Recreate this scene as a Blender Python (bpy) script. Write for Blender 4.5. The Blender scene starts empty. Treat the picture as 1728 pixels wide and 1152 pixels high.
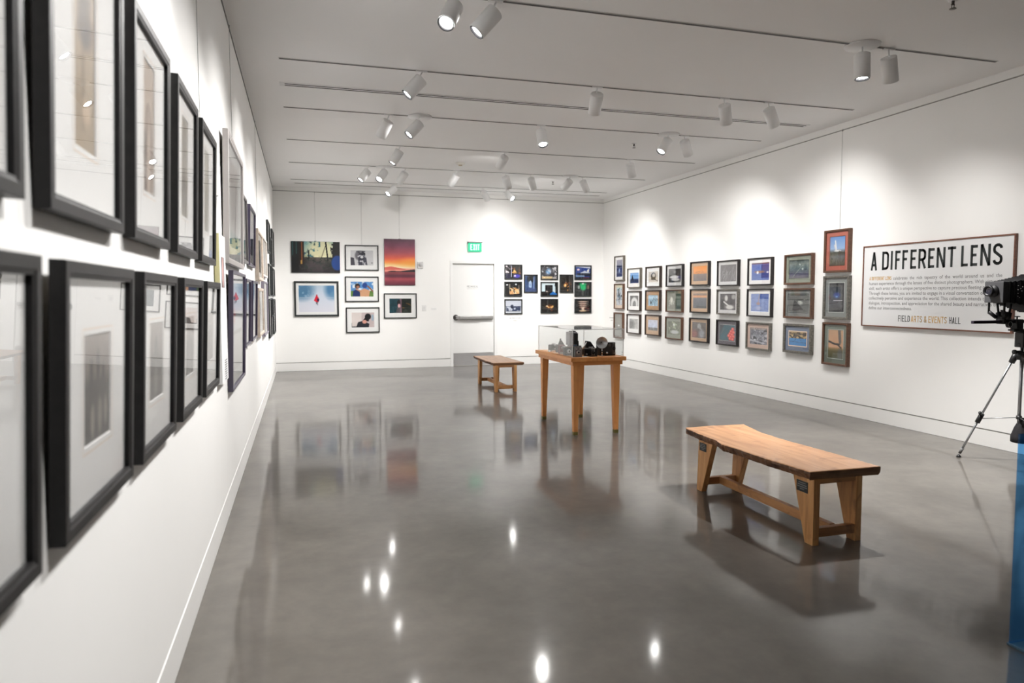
import bpy, bmesh, math, random
import numpy as np
from mathutils import Vector, Matrix

# ------------------------------------------------------------------ room numbers (metres)
XL, XR, YB, H = -0.503, 6.46, 14.534, 3.62      # left wall, right wall, back wall, ceiling
YF = -5.0                                        # wall behind the camera
SC = bpy.context.scene
COL = SC.collection

# ------------------------------------------------------------------ camera
cd = bpy.data.cameras.new('camera'); cam = bpy.data.objects.new('camera', cd); COL.objects.link(cam)
cd.sensor_width = 36.0; cd.lens = 24.72; cd.clip_start = 0.02; cd.clip_end = 60
r_ = Vector((0.958228, -0.285998, -0.001425)); f_ = Vector((0.285385, 0.956154, -0.065718)).normalized()
r_ = (r_ - f_ * r_.dot(f_)).normalized(); u_ = r_.cross(f_)
cam.matrix_world = Matrix(((r_.x, u_.x, -f_.x, 0), (r_.y, u_.y, -f_.y, 0), (r_.z, u_.z, -f_.z, 1.5), (0, 0, 0, 1)))
cd.dof.use_dof = True; cd.dof.focus_distance = 6.6; cd.dof.aperture_fstop = 2.4
SC.camera = cam

# ------------------------------------------------------------------ world, exposure
w = bpy.data.worlds.new('world'); SC.world = w; w.use_nodes = True
w.node_tree.nodes['Background'].inputs[0].default_value = (0.9, 0.95, 1, 1)
w.node_tree.nodes['Background'].inputs[1].default_value = 0.0
SC.view_settings.view_transform = 'Standard'; SC.view_settings.look = 'None'
SC.view_settings.exposure = 0.13; SC.view_settings.gamma = 1.0; SC.view_settings.use_curve_mapping = False
try:
    SC.cycles.use_denoising = True
    SC.cycles.max_bounces = 12; SC.cycles.diffuse_bounces = 7; SC.cycles.glossy_bounces = 6
    SC.cycles.transparent_max_bounces = 32
    SC.cycles.sample_clamp_indirect = 6.0
    SC.cycles.caustics_reflective = False; SC.cycles.caustics_refractive = False
except Exception:
    pass

SPOT_W = 228.0                                   # power of one track spotlight
SPOT_COL = (1.0, 0.98, 0.958)
# each lamp: back end of the can, aim, round canopy, power factor, label
LAMPS = [
 ((1.08, 5.03, 3.54), (-0.4,-0.49,-0.77), 0, 1.5, 'white can spotlight on the nearest track, lens facing the camera', 43),
 ((1.38, 5.03, 3.54), (-0.66,0.05,-0.75), 0, 1.35, 'white can spotlight on the nearest track, seen side-on above the framed wall', 43),
 ((4.62, 5.03, 3.545), (-0.02,-0.06,-1.0), 1, 4.2, 'white can spotlight hanging straight down from a round canopy on the nearest track', 46),
 ((4.90, 5.03, 3.545), (.42,.28,-.86), 0, 0.5, 'white can spotlight beside the straight-down one, tilted towards the title board', 50),
 ((1.13, 6.77, 3.54), (-0.67,-0.0,-0.74), 0, 0.9, 'white can spotlight alone on the second track, tipped towards the black framed prints', 43),
 ((2.93, 6.77, 3.545), (.15,.67,-.72), 0, 0.8, 'white can spotlight midway along the second track, nearly upright', 43),
 ((4.42, 6.77, 3.545), (.42,.42,-.80), 0, 0.55, 'white can spotlight on the second track, the more upright of the near pair', 50),
 ((4.98, 6.77, 3.545), (.58,.28,-.76), 0, 0.45, 'white can spotlight nearest the end of the second track, tilted towards the right wall', 50),
 ((1.02, 8.47, 3.54), (-0.39,0.54,-0.75), 0, 0.9, 'white can spotlight on the third track, turned away beside the canopied one', 43),
 ((1.39, 8.47, 3.54), (-0.68,-0.12,-0.73), 1, 0.9, 'white can spotlight on the third track with a round canopy and bright oval lens', 43),
 ((2.91, 8.47, 3.545), (-0.02,-0.45,-0.89), 0, 0.3, 'white can spotlight midway along the third track, lens glowing at the camera', 43),
 ((4.69, 8.47, 3.545), (-0.59,-0.13,-0.8), 1, 0.8, 'white can spotlight on a round canopy near the sprinkler, lens glowing', 43),
 ((4.93, 8.47, 3.545), (.52,.38,-.76), 0, 0.64, 'white can spotlight last on the third track, tilted towards the three-row pictures', 50),
 ((1.38, 10.18, 3.545), (-0.53,-0.01,-0.85), 0, 0.9, 'white can spotlight first on the fourth track, lens glowing', 43),
 ((2.93, 10.18, 3.54), (-.15,.83,-.54), 0, 0.8, 'white can spotlight midway along the fourth track, turned to the back wall', 43),
 ((4.97, 10.18, 3.545), (.33,.25,-.90), 0, 0.64, 'white can spotlight last on the fourth track, hanging alone', 50),
 ((1.09, 11.9, 3.54), (-0.62,-0.15,-0.77), 0, 0.9, 'white can spotlight first on the fifth track, lens edge glowing', 43),
 ((1.36, 11.9, 3.54), (-0.52,-0.47,-0.72), 1, 0.9, 'white can spotlight with canopy on the fifth track, round lens glowing', 43),
 ((1.70, 11.9, 3.54), (-.45,.50,-.73), 0, 0.9, 'white can spotlight third on the fifth track, turned to the back wall', 43),
 ((2.57, 11.9, 3.54), (-.46,.42,-.78), 0, 0.9, 'white can spotlight under the smoke detector, tilted away', 43),
 ((3.44, 11.9, 3.54), (.41,.57,-.71), 0, 0.8, 'white can spotlight over the exit door, darker of the facing pair', 43),
 ((3.90, 11.9, 3.54), (.41,.55,-.73), 0, 0.9, 'white can spotlight on the fifth track above the first column of night photographs', 43),
 ((4.64, 11.9, 3.54), (-.30,.73,-.61), 1, 0.8, 'white can spotlight with canopy on the fifth track beside the last one', 43),
 ((4.88, 11.9, 3.54), (.53,.37,-.76), 0, 0.64, 'white can spotlight last on the fifth track near the far corner', 50),
 ((1.74, 13.6, 3.54), (-0.7,-0.29,-0.65), 0, 0.9, 'white can spotlight on the farthest track, lens glowing towards the side', 43),
 ((3.47, 13.6, 3.53), (0.56,0.57,-0.6), 0, 0.07, 'white can spotlight on the farthest track with its lens hidden', 43),
 ((3.95, 13.6, 3.53), (0.43,-0.66,-0.61), 0, 0.3, 'white can spotlight on the farthest track, lens glowing towards the room', 43),
 ((1.00, 3.31, 3.54), (-.52, -.30, -.80), 0, 1.1, 'white can spotlight on the track overhead, tipped to the near frames', 43),
 ((1.20, 1.60, 3.54), (-.60, -.10, -.79), 0, .85, 'white can spotlight on the track behind the camera', 43),
]

# ------------------------------------------------------------------ materials
MATS = {}
def mat(name, col=(.8, .8, .8), rough=.5, metal=0.0, spec=.5, emis=None, estr=0.0, coat=0.0):
    if name in MATS: return MATS[name]
    m = bpy.data.materials.new(name); m.use_nodes = True
    b = m.node_tree.nodes['Principled BSDF']
    b.inputs['Base Color'].default_value = (*col, 1); b.inputs['Roughness'].default_value = rough
    b.inputs['Metallic'].default_value = metal; b.inputs['Specular IOR Level'].default_value = spec
    if coat: b.inputs['Coat Weight'].default_value = coat; b.inputs['Coat Roughness'].default_value = .08
    if emis: b.inputs['Emission Color'].default_value = (*emis, 1); b.inputs['Emission Strength'].default_value = estr
    MATS[name] = m; return m

def node(nt, t, **kw):
    n = nt.nodes.new(t)
    for k, v in kw.items(): setattr(n, k, v)
    return n

def noisy(name, c1, c2, scale=6, rough=(.5, .5), detail=4, stretch=(1, 1, 1), metal=0, bump=0.0, spec=.5, dist=0.0):
    if name in MATS: return MATS[name]
    m = mat(name, c1, rough[0], metal, spec); nt = m.node_tree; b = nt.nodes['Principled BSDF']
    tc = node(nt, 'ShaderNodeTexCoord'); mp = node(nt, 'ShaderNodeMapping'); mp.inputs['Scale'].default_value = stretch
    nz = node(nt, 'ShaderNodeTexNoise'); nz.inputs['Scale'].default_value = scale; nz.inputs['Detail'].default_value = detail
    nz.inputs['Distortion'].default_value = dist
    cr = node(nt, 'ShaderNodeValToRGB'); cr.color_ramp.elements[0].color = (*c1, 1); cr.color_ramp.elements[1].color = (*c2, 1)
    cr.color_ramp.elements[0].position = .3; cr.color_ramp.elements[1].position = .7
    nt.links.new(tc.outputs['Object'], mp.inputs['Vector']); nt.links.new(mp.outputs[0], nz.inputs['Vector'])
    nt.links.new(nz.outputs['Fac'], cr.inputs[0]); nt.links.new(cr.outputs[0], b.inputs['Base Color'])
    if rough[0] != rough[1]:
        mr = node(nt, 'ShaderNodeMapRange'); mr.inputs['To Min'].default_value = rough[0]; mr.inputs['To Max'].default_value = rough[1]
        nt.links.new(nz.outputs['Fac'], mr.inputs[0]); nt.links.new(mr.outputs[0], b.inputs['Roughness'])
    if bump:
        bp = node(nt, 'ShaderNodeBump'); bp.inputs['Strength'].default_value = bump; bp.inputs['Distance'].default_value = .002
        nt.links.new(nz.outputs['Fac'], bp.inputs['Height']); nt.links.new(bp.outputs[0], b.inputs['Normal'])
    return m

def wood(name, dark, mid, light, scale=1.0, rough=.45, axis='Y', knots=.0, coat=.0):
    """streaky grain that runs along AXIS, with a few darker knots and patches"""
    if name in MATS: return MATS[name]
    m = mat(name, mid, rough, coat=coat); nt = m.node_tree; b = nt.nodes['Principled BSDF']
    tc = node(nt, 'ShaderNodeTexCoord'); mp = node(nt, 'ShaderNodeMapping')
    s = {'X': (1.2, 14, 14), 'Y': (14, 1.2, 14), 'Z': (14, 14, 1.2)}[axis]
    mp.inputs['Scale'].default_value = tuple(v * scale for v in s)
    n1 = node(nt, 'ShaderNodeTexNoise'); n1.inputs['Scale'].default_value = 1.6; n1.inputs['Detail'].default_value = 7
    n1.inputs['Distortion'].default_value = .8; n1.inputs['Roughness'].default_value = .62
    cr = node(nt, 'ShaderNodeValToRGB'); e = cr.color_ramp.elements
    e[0].color = (*dark, 1); e[0].position = .28; e[1].color = (*light, 1); e[1].position = .74
    k = cr.color_ramp.elements.new(.5); k.color = (*mid, 1)
    nt.links.new(tc.outputs['Object'], mp.inputs[0]); nt.links.new(mp.outputs[0], n1.inputs['Vector'])
    nt.links.new(n1.outputs['Fac'], cr.inputs[0])
    n2 = node(nt, 'ShaderNodeTexNoise'); n2.inputs['Scale'].default_value = 5.5; n2.inputs['Detail'].default_value = 3
    n2.inputs['Distortion'].default_value = 1.2
    c2 = node(nt, 'ShaderNodeValToRGB'); c2.color_ramp.elements[0].position = .56; c2.color_ramp.elements[1].position = .72
    mx = node(nt, 'ShaderNodeMix', data_type='RGBA', blend_type='MULTIPLY')
    nt.links.new(tc.outputs['Object'], n2.inputs['Vector']); nt.links.new(n2.outputs['Fac'], c2.inputs[0])
    c2.color_ramp.elements[0].color = (1, 1, 1, 1); c2.color_ramp.elements[1].color = (1 - knots, 1 - knots * 1.1, 1 - knots * 1.15, 1)
    mx.inputs[0].default_value = 1.0
    nt.links.new(cr.outputs[0], mx.inputs[6]); nt.links.new(c2.outputs[0], mx.inputs[7])
    nt.links.new(mx.outputs[2], b.inputs['Base Color'])
    bp = node(nt, 'ShaderNodeBump'); bp.inputs['Strength'].default_value = .25; bp.inputs['Distance'].default_value = .001
    nt.links.new(n1.outputs['Fac'], bp.inputs['Height']); nt.links.new(bp.outputs[0], b.inputs['Normal'])
    return m

def clear(name, tint=(1, 1, 1), ior=1.45, glow=None, gs=0.0, rough=0.0):
    """thin clear sheet: what passes straight through plus the mirror part at every surface"""
    if name in MATS: return MATS[name]
    m = bpy.data.materials.new(name); m.use_nodes = True; nt = m.node_tree; nt.nodes.clear()
    out = node(nt, 'ShaderNodeOutputMaterial'); t = node(nt, 'ShaderNodeBsdfTransparent'); t.inputs[0].default_value = (*tint, 1)
    g = node(nt, 'ShaderNodeBsdfGlossy'); g.inputs['Roughness'].default_value = rough
    f = node(nt, 'ShaderNodeFresnel'); ge = node(nt, 'ShaderNodeNewGeometry')
    mi_ = node(nt, 'ShaderNodeMapRange'); mi_.inputs['To Min'].default_value = ior; mi_.inputs['To Max'].default_value = 1 / ior
    nt.links.new(ge.outputs['Backfacing'], mi_.inputs[0]); nt.links.new(mi_.outputs[0], f.inputs[0])
    x = node(nt, 'ShaderNodeMixShader')
    nt.links.new(f.outputs[0], x.inputs[0]); nt.links.new(t.outputs[0], x.inputs[1]); nt.links.new(g.outputs[0], x.inputs[2])
    last = x.outputs[0]
    if glow:
        em = node(nt, 'ShaderNodeEmission'); em.inputs[0].default_value = (*glow, 1); em.inputs[1].default_value = gs
        ad = node(nt, 'ShaderNodeAddShader'); nt.links.new(last, ad.inputs[0]); nt.links.new(em.outputs[0], ad.inputs[1]); last = ad.outputs[0]
    nt.links.new(last, out.inputs[0]); MATS[name] = m; return m

WALL = noisy('wall_paint', (.87, .865, .85), (.88, .875, .86), 3, (.55, .6), 2)
CEIL = noisy('ceiling_paint', (.91, .905, .905), (.92, .915, .915), 2, (.8, .85), 2)
TRIMW = mat('trim_paint', (.82, .815, .80), .45)
SHADOWGAP = mat('reveal_grey', (.35, .34, .33), .8)
DARK = mat('dark_slot', (.02, .02, .02), .6)
WHITEMET = mat('white_metal', (.78, .78, .78), .42)
BLACK = mat('black_satin', (.006, .006, .007), .45, spec=.35)
FRAMEBLK = noisy('black_frame_wood', (.0055, .005, .0055), (.012, .011, .0115), 30, (.42, .5), 3, spec=.35)
MATW = mat('white_mat_board', (.84, .84, .83), .8)
GLASS = clear('picture_glass')
ACRYL = clear('acrylic_sheet', (.985, .99, .99), 1.49)
CHROME = mat('chrome', (.75, .75, .76), .18, 1.0)
STEEL = noisy('brushed_steel', (.66, .66, .67), (.76, .76, .77), 8, (.32, .44), 3, (1, 1, 30), 1.0)
WIRE = mat('steel_wire', (.30, .30, .30), .4, .6)

# photograph material: colours of the print itself
PRINT = mat('photo_print', (.5, .5, .5), .45)
_a = node(PRINT.node_tree, 'ShaderNodeVertexColor', layer_name='Col')
PRINT.node_tree.links.new(_a.outputs[0], PRINT.node_tree.nodes['Principled BSDF'].inputs['Base Color'])

# polished concrete
FLOOR = mat('polished_concrete', (.2, .19, .18), .15)
nt = FLOOR.node_tree; b = nt.nodes['Principled BSDF']
tc = node(nt, 'ShaderNodeTexCoord')
na = node(nt, 'ShaderNodeTexNoise'); na.inputs['Scale'].default_value = .9; na.inputs['Detail'].default_value = 6; na.inputs['Roughness'].default_value = .6; na.inputs['Distortion'].default_value = .3
nb = node(nt, 'ShaderNodeTexNoise'); nb.inputs['Scale'].default_value = 8; nb.inputs['Detail'].default_value = 7; nb.inputs['Roughness'].default_value = .65
ra = node(nt, 'ShaderNodeValToRGB'); ra.color_ramp.elements[0].position = .32; ra.color_ramp.elements[1].position = .72
ra.color_ramp.elements[0].color = (.088, .079, .069, 1); ra.color_ramp.elements[1].color = (.172, .158, .139, 1)
rb = node(nt, 'ShaderNodeValToRGB'); rb.color_ramp.elements[0].position = .3; rb.color_ramp.elements[1].position = .75
rb.color_ramp.elements[0].color = (.86, .86, .86, 1); rb.color_ramp.elements[1].color = (1.10, 1.09, 1.08, 1)
mx = node(nt, 'ShaderNodeMix', data_type='RGBA', blend_type='MULTIPLY'); mx.inputs[0].default_value = 1
for n in (na, nb): nt.links.new(tc.outputs['Object'], n.inputs['Vector'])
nt.links.new(na.outputs['Fac'], ra.inputs[0]); nt.links.new(nb.outputs['Fac'], rb.inputs[0])
nt.links.new(ra.outputs[0], mx.inputs[6]); nt.links.new(rb.outputs[0], mx.inputs[7]); nt.links.new(mx.outputs[2], b.inputs['Base Color'])
# sealed surface: a clear mirror lobe with a hazier one under it, over the matt slab
df = node(nt, 'ShaderNodeBsdfDiffuse'); g1 = node(nt, 'ShaderNodeBsdfGlossy'); g2 = node(nt, 'ShaderNodeBsdfGlossy')
g1.inputs['Roughness'].default_value = .082; g2.inputs['Roughness'].default_value = .285
fr = node(nt, 'ShaderNodeFresnel'); fr.inputs[0].default_value = 1.85
m1 = node(nt, 'ShaderNodeMixShader'); m2 = node(nt, 'ShaderNodeMixShader'); m1.inputs[0].default_value = .29
nt.links.new(mx.outputs[2], df.inputs[0]); nt.links.new(g1.outputs[0], m1.inputs[1]); nt.links.new(g2.outputs[0], m1.inputs[2])
nt.links.new(fr.outputs[0], m2.inputs[0]); nt.links.new(df.outputs[0], m2.inputs[1]); nt.links.new(m1.outputs[0], m2.inputs[2])
nt.links.new(m2.outputs[0], nt.nodes['Material Output'].inputs[0]); nt.nodes.remove(b)

# ------------------------------------------------------------------ mesh helpers
def add_hexa(bm, p, mi=0):
    v = [bm.verts.new(q) for q in p]
    for f in ((0, 3, 2, 1), (4, 5, 6, 7), (0, 1, 5, 4), (1, 2, 6, 5), (2, 3, 7, 6), (3, 0, 4, 7)):
        bm.faces.new([v[i] for i in f]).material_index = mi
    return v
def add_box(bm, x0, x1, y0, y1, z0, z1, mi=0):
    return add_hexa(bm, [(x0, y0, z0), (x1, y0, z0), (x1, y1, z0), (x0, y1, z0), (x0, y0, z1), (x1, y0, z1), (x1, y1, z1), (x0, y1, z1)], mi)
def frame_of(d):
    d = Vector(d).normalized(); a = Vector((0, 0, 1)) if abs(d.z) < .9 else Vector((1, 0, 0))
    s = d.cross(a).normalized(); return d, s, s.cross(d)
def add_lathe(bm, base, axis, prof, n=24, mi=0, smooth=True, closed=False):
    """prof: list of (distance along the axis, radius)"""
    d, s, t = frame_of(axis); base = Vector(base); rings = []
    for (h, r) in prof:
        if r < 1e-5: rings.append([bm.verts.new(base + d * h)])
        else: rings.append([bm.verts.new(base + d * h + (s * math.cos(2 * math.pi * i / n) + t * math.sin(2 * math.pi * i / n)) * r) for i in range(n)])
    for a, c in zip(rings, rings[1:]):
        for i in range(n):
            j = (i + 1) % n
            if len(a) == 1 and len(c) == 1: continue
            if len(a) == 1: f = bm.faces.new((a[0], c[j], c[i]))
            elif len(c) == 1: f = bm.faces.new((a[i], a[j], c[0]))
            else: f = bm.faces.new((a[i], a[j], c[j], c[i]))
            f.material_index = mi; f.smooth = smooth
    return rings
def add_tube(bm, p0, p1, r0, r1=None, n=14, mi=0):
    r1 = r0 if r1 is None else r1; p0 = Vector(p0); p1 = Vector(p1); L = (p1 - p0).length
    add_lathe(bm, p0, p1 - p0, [(0, 0), (0, r0), (L, r1), (L, 0)], n, mi)
def add_ring(bm, hw, hh, prof, mi=0):
    """rectangular ring round the local origin in XZ; prof: (inset from the outer edge, y)"""
    loops = []
    for (r, y) in prof:
        a, c = hw - r, hh - r
        loops.append([bm.verts.new((sx * a, y, sz * c)) for sx, sz in ((-1, -1), (1, -1), (1, 1), (-1, 1))])
    n = len(loops)
    for k in range(n):
        A, B = loops[k], loops[(k + 1) % n]
        for i in range(4):
            j = (i + 1) % 4
            bm.faces.new((A[i], A[j], B[j], B[i])).material_index = mi
def fin(name, bm, mats, parent=None, bevel=0.0, recalc=True, shift=None, seg=2, sharp=True):
    if recalc: bmesh.ops.recalc_face_normals(bm, faces=bm.faces[:])
    if shift is not None: bmesh.ops.translate(bm, verts=bm.verts[:], vec=-Vector(shift))
    me = bpy.data.meshes.new(name); bm.to_mesh(me); bm.free()
    for m in (mats if isinstance(mats, (list, tuple)) else [mats]): me.materials.append(m)
    o = bpy.data.objects.new(name, me); COL.objects.link(o)
    if parent is not None: o.parent = parent
    if bevel:
        md = o.modifiers.new('bevel', 'BEVEL'); md.width = bevel; md.segments = seg; md.limit_method = 'ANGLE'; md.angle_limit = math.radians(40)
    return o
def thing(name, label, cat, loc=(0, 0, 0), rot=(0, 0, 0), group=None):
    o = bpy.data.objects.new(name, None); COL.objects.link(o); o.location = loc; o.rotation_euler = rot
    o.empty_display_size = .05
    o['label'] = label; o['category'] = cat
    if group: o['group'] = group
    return o
def tag(o, label, cat, group=None):
    o['label'] = label; o['category'] = cat
    if group: o['group'] = group
    return o
def struct(o): o['kind'] = 'structure'; return o
def BM(): return bmesh.new()

# ------------------------------------------------------------------ room shell
bm = BM(); add_box(bm, XL - .2, 9.2, YF - .2, YB + .2, -.2, 0); struct(fin('floor', bm, FLOOR))
bm = BM(); add_box(bm, XL - .2, 9.2, YF - .2, YB + .2, H, H + .2); struct(fin('ceiling', bm, CEIL))
BZ, GZ = .160, .174      # top of the flush baseboard, bottom of the wall board above the reveal
RZ0, RZ1 = 3.525, 3.540  # picture rail reveal under the ceiling
G = .014                 # depth of the reveals
def wallbox(name, fn, x0, x1, y0, y1, d, RZ0=RZ0, RZ1=RZ1):
    """d: which face looks into the room; board above reveal, rail band, and the core behind"""
    bm = BM()
    def B(z0, z1, back, mi):
        if d == '+x': add_box(bm, x0, x1 - back, y0, y1, z0, z1, mi)
        if d == '-x': add_box(bm, x0 + back, x1, y0, y1, z0, z1, mi)
        if d == '-y': add_box(bm, x0, x1, y0 + back, y1, z0, z1, mi)
        if d == '+y': add_box(bm, x0, x1, y0, y1 - back, z0, z1, mi)
    B(GZ, RZ0, 0, 0); B(RZ0, RZ1, G, 1); B(RZ1, H, 0, 0)
    B(0, GZ, G, 1)
    return struct(fin(name, bm, [WALL, SHADOWGAP]))
wallbox('wall_left', 0, XL - .2, XL, YF - .2, YB + .2, '+x', 3.572, 3.592)
YA = 4.35                                        # the right wall ends here; the hall beyond has its lack of light put into its colour
wallbox('wall_right', 0, XR, XR + .2, YA, YB + .2, '-x')
HALL = mat('light_absorbing_dark', (.045, .047, .052), .8)  # dark colour put on the unseen walls to absorb light
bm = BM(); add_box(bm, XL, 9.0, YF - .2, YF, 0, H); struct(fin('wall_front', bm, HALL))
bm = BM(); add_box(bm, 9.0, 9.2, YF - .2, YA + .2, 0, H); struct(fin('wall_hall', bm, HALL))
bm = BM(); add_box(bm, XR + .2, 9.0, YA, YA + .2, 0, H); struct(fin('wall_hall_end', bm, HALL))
# back wall with the door opening
DX0, DX1, DZ = 3.045, 3.945, 2.165
bm = BM()
def bw(x0, x1, z0, z1, back=0, mi=0): add_box(bm, x0, x1, YB + back, YB + .2, z0, z1, mi)
OX0, OX1 = DX0 - .06, DX1 + .06
bw(XL, OX0, GZ, RZ0); bw(OX1, XR, GZ, RZ0); bw(OX0, OX1, DZ + .06, RZ0)
bw(XL, XR, RZ0, RZ1, G, 1); bw(XL, XR, RZ1, H)
bw(XL, OX0, 0, GZ, G, 1); bw(OX1, XR, 0, GZ, G, 1)
struct(fin('wall_back', bm, [WALL, SHADOWGAP]))
bm = BM(); add_box(bm, XL - .001, XL + .001 - .001, YF, YB, 0, BZ); bm.free()
bm = BM(); add_box(bm, XL - G, XL + .001, YF, YB, .002, BZ); struct(fin('baseboard_left', bm, TRIMW))
bm = BM(); add_box(bm, XL - .001, XL + .006, YF, YB - .002, 3.574, 3.590); struct(fin('trim_2', bm, mat('rail_grey', (.16, .155, .15), .5)))
bm = BM(); add_box(bm, XR - .001, XR + G, YA, YB, .002, BZ); struct(fin('baseboard_right', bm, TRIMW))
bm = BM(); add_box(bm, XL, OX0, YB - .001, YB + G, .002, BZ); add_box(bm, OX1, XR, YB - .001, YB + G, .002, BZ); struct(fin('baseboard_back', bm, TRIMW))

# door 1: slab, frame, kick plate, panic bar
dr = thing('door_1', 'white exit door', 'door'); del dr['label']; del dr['category']; dr['kind'] = 'structure'
dr.location = (0, 0, 0)
bm = BM(); add_box(bm, DX0 + .003, DX1 - .003, YB + .055, YB + .10, .008, DZ - .003); fin('door_slab', bm, mat('door_paint', (.80, .80, .79), .4), dr)
bm = BM()
for (a, c, z0, z1) in ((OX0, DX0, 0, DZ + .06), (DX1, OX1, 0, DZ + .06), (DX0, DX1, DZ, DZ + .06)):
    add_box(bm, a, c, YB - .012, YB + .14, z0, z1)
add_box(bm, DX0, DX0 + .012, YB + .10, YB + .14, 0, DZ); add_box(bm, DX1 - .012, DX1, YB + .10, YB + .14, 0, DZ)
fin('door_frame', bm, mat('door_frame_paint', (.82, .82, .81), .4), dr, .002)
bm = BM(); add_box(bm, DX0 + .012, DX1 - .012, YB + .050, YB + .0545, .02, .275); fin('kick_plate', bm, STEEL, dr)
bm = BM(); add_box(bm, DX0 + .05, DX1 - .03, YB - .025, YB + .054, .995, 1.065); fin('panic_bar', bm, mat('panic_bar_grey', (.30, .295, .29), .45, .3), dr, .012)
bm = BM(); add_box(bm, DX0 + .14, DX0 + .60, YB - .045, YB - .026, 1.000, 1.060); fin('push_pad', bm, mat('push_pad_grey', (.36, .355, .35), .4, .4), dr, .008)
bm = BM(); add_lathe(bm, (DX0 + .07, YB + .054, 1.03), (0, -1, 0), [(0, 0), (0, .062), (.012, .058), (.03, .040), (.075, .030), (.08, 0)], 20)
fin('lock_rose', bm, mat('dark_chrome', (.12, .11, .11), .25, 1.0), dr)
bm = BM(); add_box(bm, OX0 + .02, OX1 - .02, YB + .0, YB + .16, .0005, .006); fin('threshold', bm, mat('threshold_metal', (.35, .33, .30), .4, .8), dr)
bm = BM(); add_box(bm, OX0, OX1, YB + .16, YB + .2, 0, DZ + .06); struct(fin('trim_1', bm, SHADOWGAP))

# ------------------------------------------------------------------ lettering made of strokes
def glyph(c, w):
    """strokes of a condensed capital in a box w wide and 1 high: list of polylines"""
    t = .075
    def arc(cx, cz, rx, rz, a0, a1, n=7):
        return [(cx + rx * math.cos(math.radians(a0 + (a1 - a0) * i / n)), cz + rz * math.sin(math.radians(a0 + (a1 - a0) * i / n))) for i in range(n + 1)]
    l, r, lo, hi = t, w - t, t, 1 - t
    R = min(.16, (r - l) * .5)
    if c == 'A': return [[(t * .8, 0), (w / 2, 1)], [(w - t * .8, 0), (w / 2, 1)], [(w * .25, .29), (w * .75, .29)]]
    if c == 'D': return [[(l, 0), (l, 1)], [(l, hi), (r - R, hi)] + arc(r - R, hi - R, R, R, 90, 0) + arc(r - R, lo + R, R, R, 0, -90) + [(l, lo)]]
    if c == 'I': return [[(w / 2, 0), (w / 2, 1)]]
    if c == 'F': return [[(l, 0), (l, 1)], [(l, hi), (w, hi)], [(l, .52), (w * .86, .52)]]
    if c == 'E': return [[(l, 0), (l, 1)], [(l, hi), (w, hi)], [(l, .52), (w * .86, .52)], [(l, lo), (w, lo)]]
    if c == 'R': return [[(l, 0), (l, 1)], [(l, hi), (r - R, hi)] + arc(r - R, hi - R, R, R, 90, 0) + arc(r - R, .45 + R, R, R, 0, -90) + [(l, .45)], [(w * .52, .45), (r + .02, 0)]]
    if c == 'N': return [[(l, 0), (l, 1)], [(r, 0), (r, 1)], [(l, 1), (r, 0)]]
    if c == 'T': return [[(w / 2, 0), (w / 2, 1)], [(0, hi), (w, hi)]]
    if c == 'L': return [[(l, 0), (l, 1)], [(l, lo), (w, lo)]]
    if c == 'H': return [[(l, 0), (l, 1)], [(r, 0), (r, 1)], [(l, .5), (r, .5)]]
    if c == 'V': return [[(t * .8, 1), (w / 2, 0)], [(w - t * .8, 1), (w / 2, 0)]]
    if c == 'X': return [[(t, 1), (w - t, 0)], [(w - t, 1), (t, 0)]]
    if c == 'S':
        cx = (l + r) / 2; rx = (r - l) / 2; ry = .16
        return [arc(cx, hi - ry, rx, ry, 0, 180) + [(l, .70)] + [(l + .02, .62), (cx, .50), (r - .02, .38)] + [(r, .30)] + arc(cx, lo + ry, rx, ry, 0, -180)]
    if c == '&':
        return [[(w, .02), (w * .25, .72)] + arc(w * .45, .80, w * .22, .13, 200, -20) + [(w * .22, .40)] + arc(w * .42, .22, w * .32, .15, 150, 330) + [(w * .95, .45)]]
    return []
def add_stroke(bm, pts, t, put):
    n = len(pts)
    for i in range(n - 1):
        (x0, z0), (x1, z1) = pts[i], pts[i + 1]
        dx, dz = x1 - x0, z1 - z0; L = math.hypot(dx, dz) or 1; nx, nz = -dz / L * t, dx / L * t
        ex, ez = dx / L * t * .35, dz / L * t * .35
        if i == 0: e0 = 0
        else: e0 = 1
        e1 = 0 if i == n - 2 else 1
        q = [(x0 - ex * e0 + nx, z0 - ez * e0 + nz), (x0 - ex * e0 - nx, z0 - ez * e0 - nz), (x1 + ex * e1 - nx, z1 + ez * e1 - nz), (x1 + ex * e1 + nx, z1 + ez * e1 + nz)]
        bm.faces.new([bm.verts.new(put(*a)) for a in q])
def letters(bm, text, spans, z0, h, y, t=.062):
    """spans: (u0,u1) for each letter"""
    for c, (u0, u1) in zip(text, spans):
        w = (u1 - u0) / h
        for st in glyph(c, w):
            add_stroke(bm, st, t, lambda a, b_: (u0 + a * h, y, z0 + b_ * h))
def even(text, u0, u1, gap=.18):
    wid = {'I': .35, ' ': .35, '&': 1.0, 'N': 1.1}
    ws = [wid.get(c, 1.0) for c in text]; tot = sum(ws) + gap * (len(ws) - 1); k = (u1 - u0) / tot
    out = []; x = u0
    for a in ws: out.append((x, x + a * k)); x += (a + gap) * k
    return out
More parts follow.
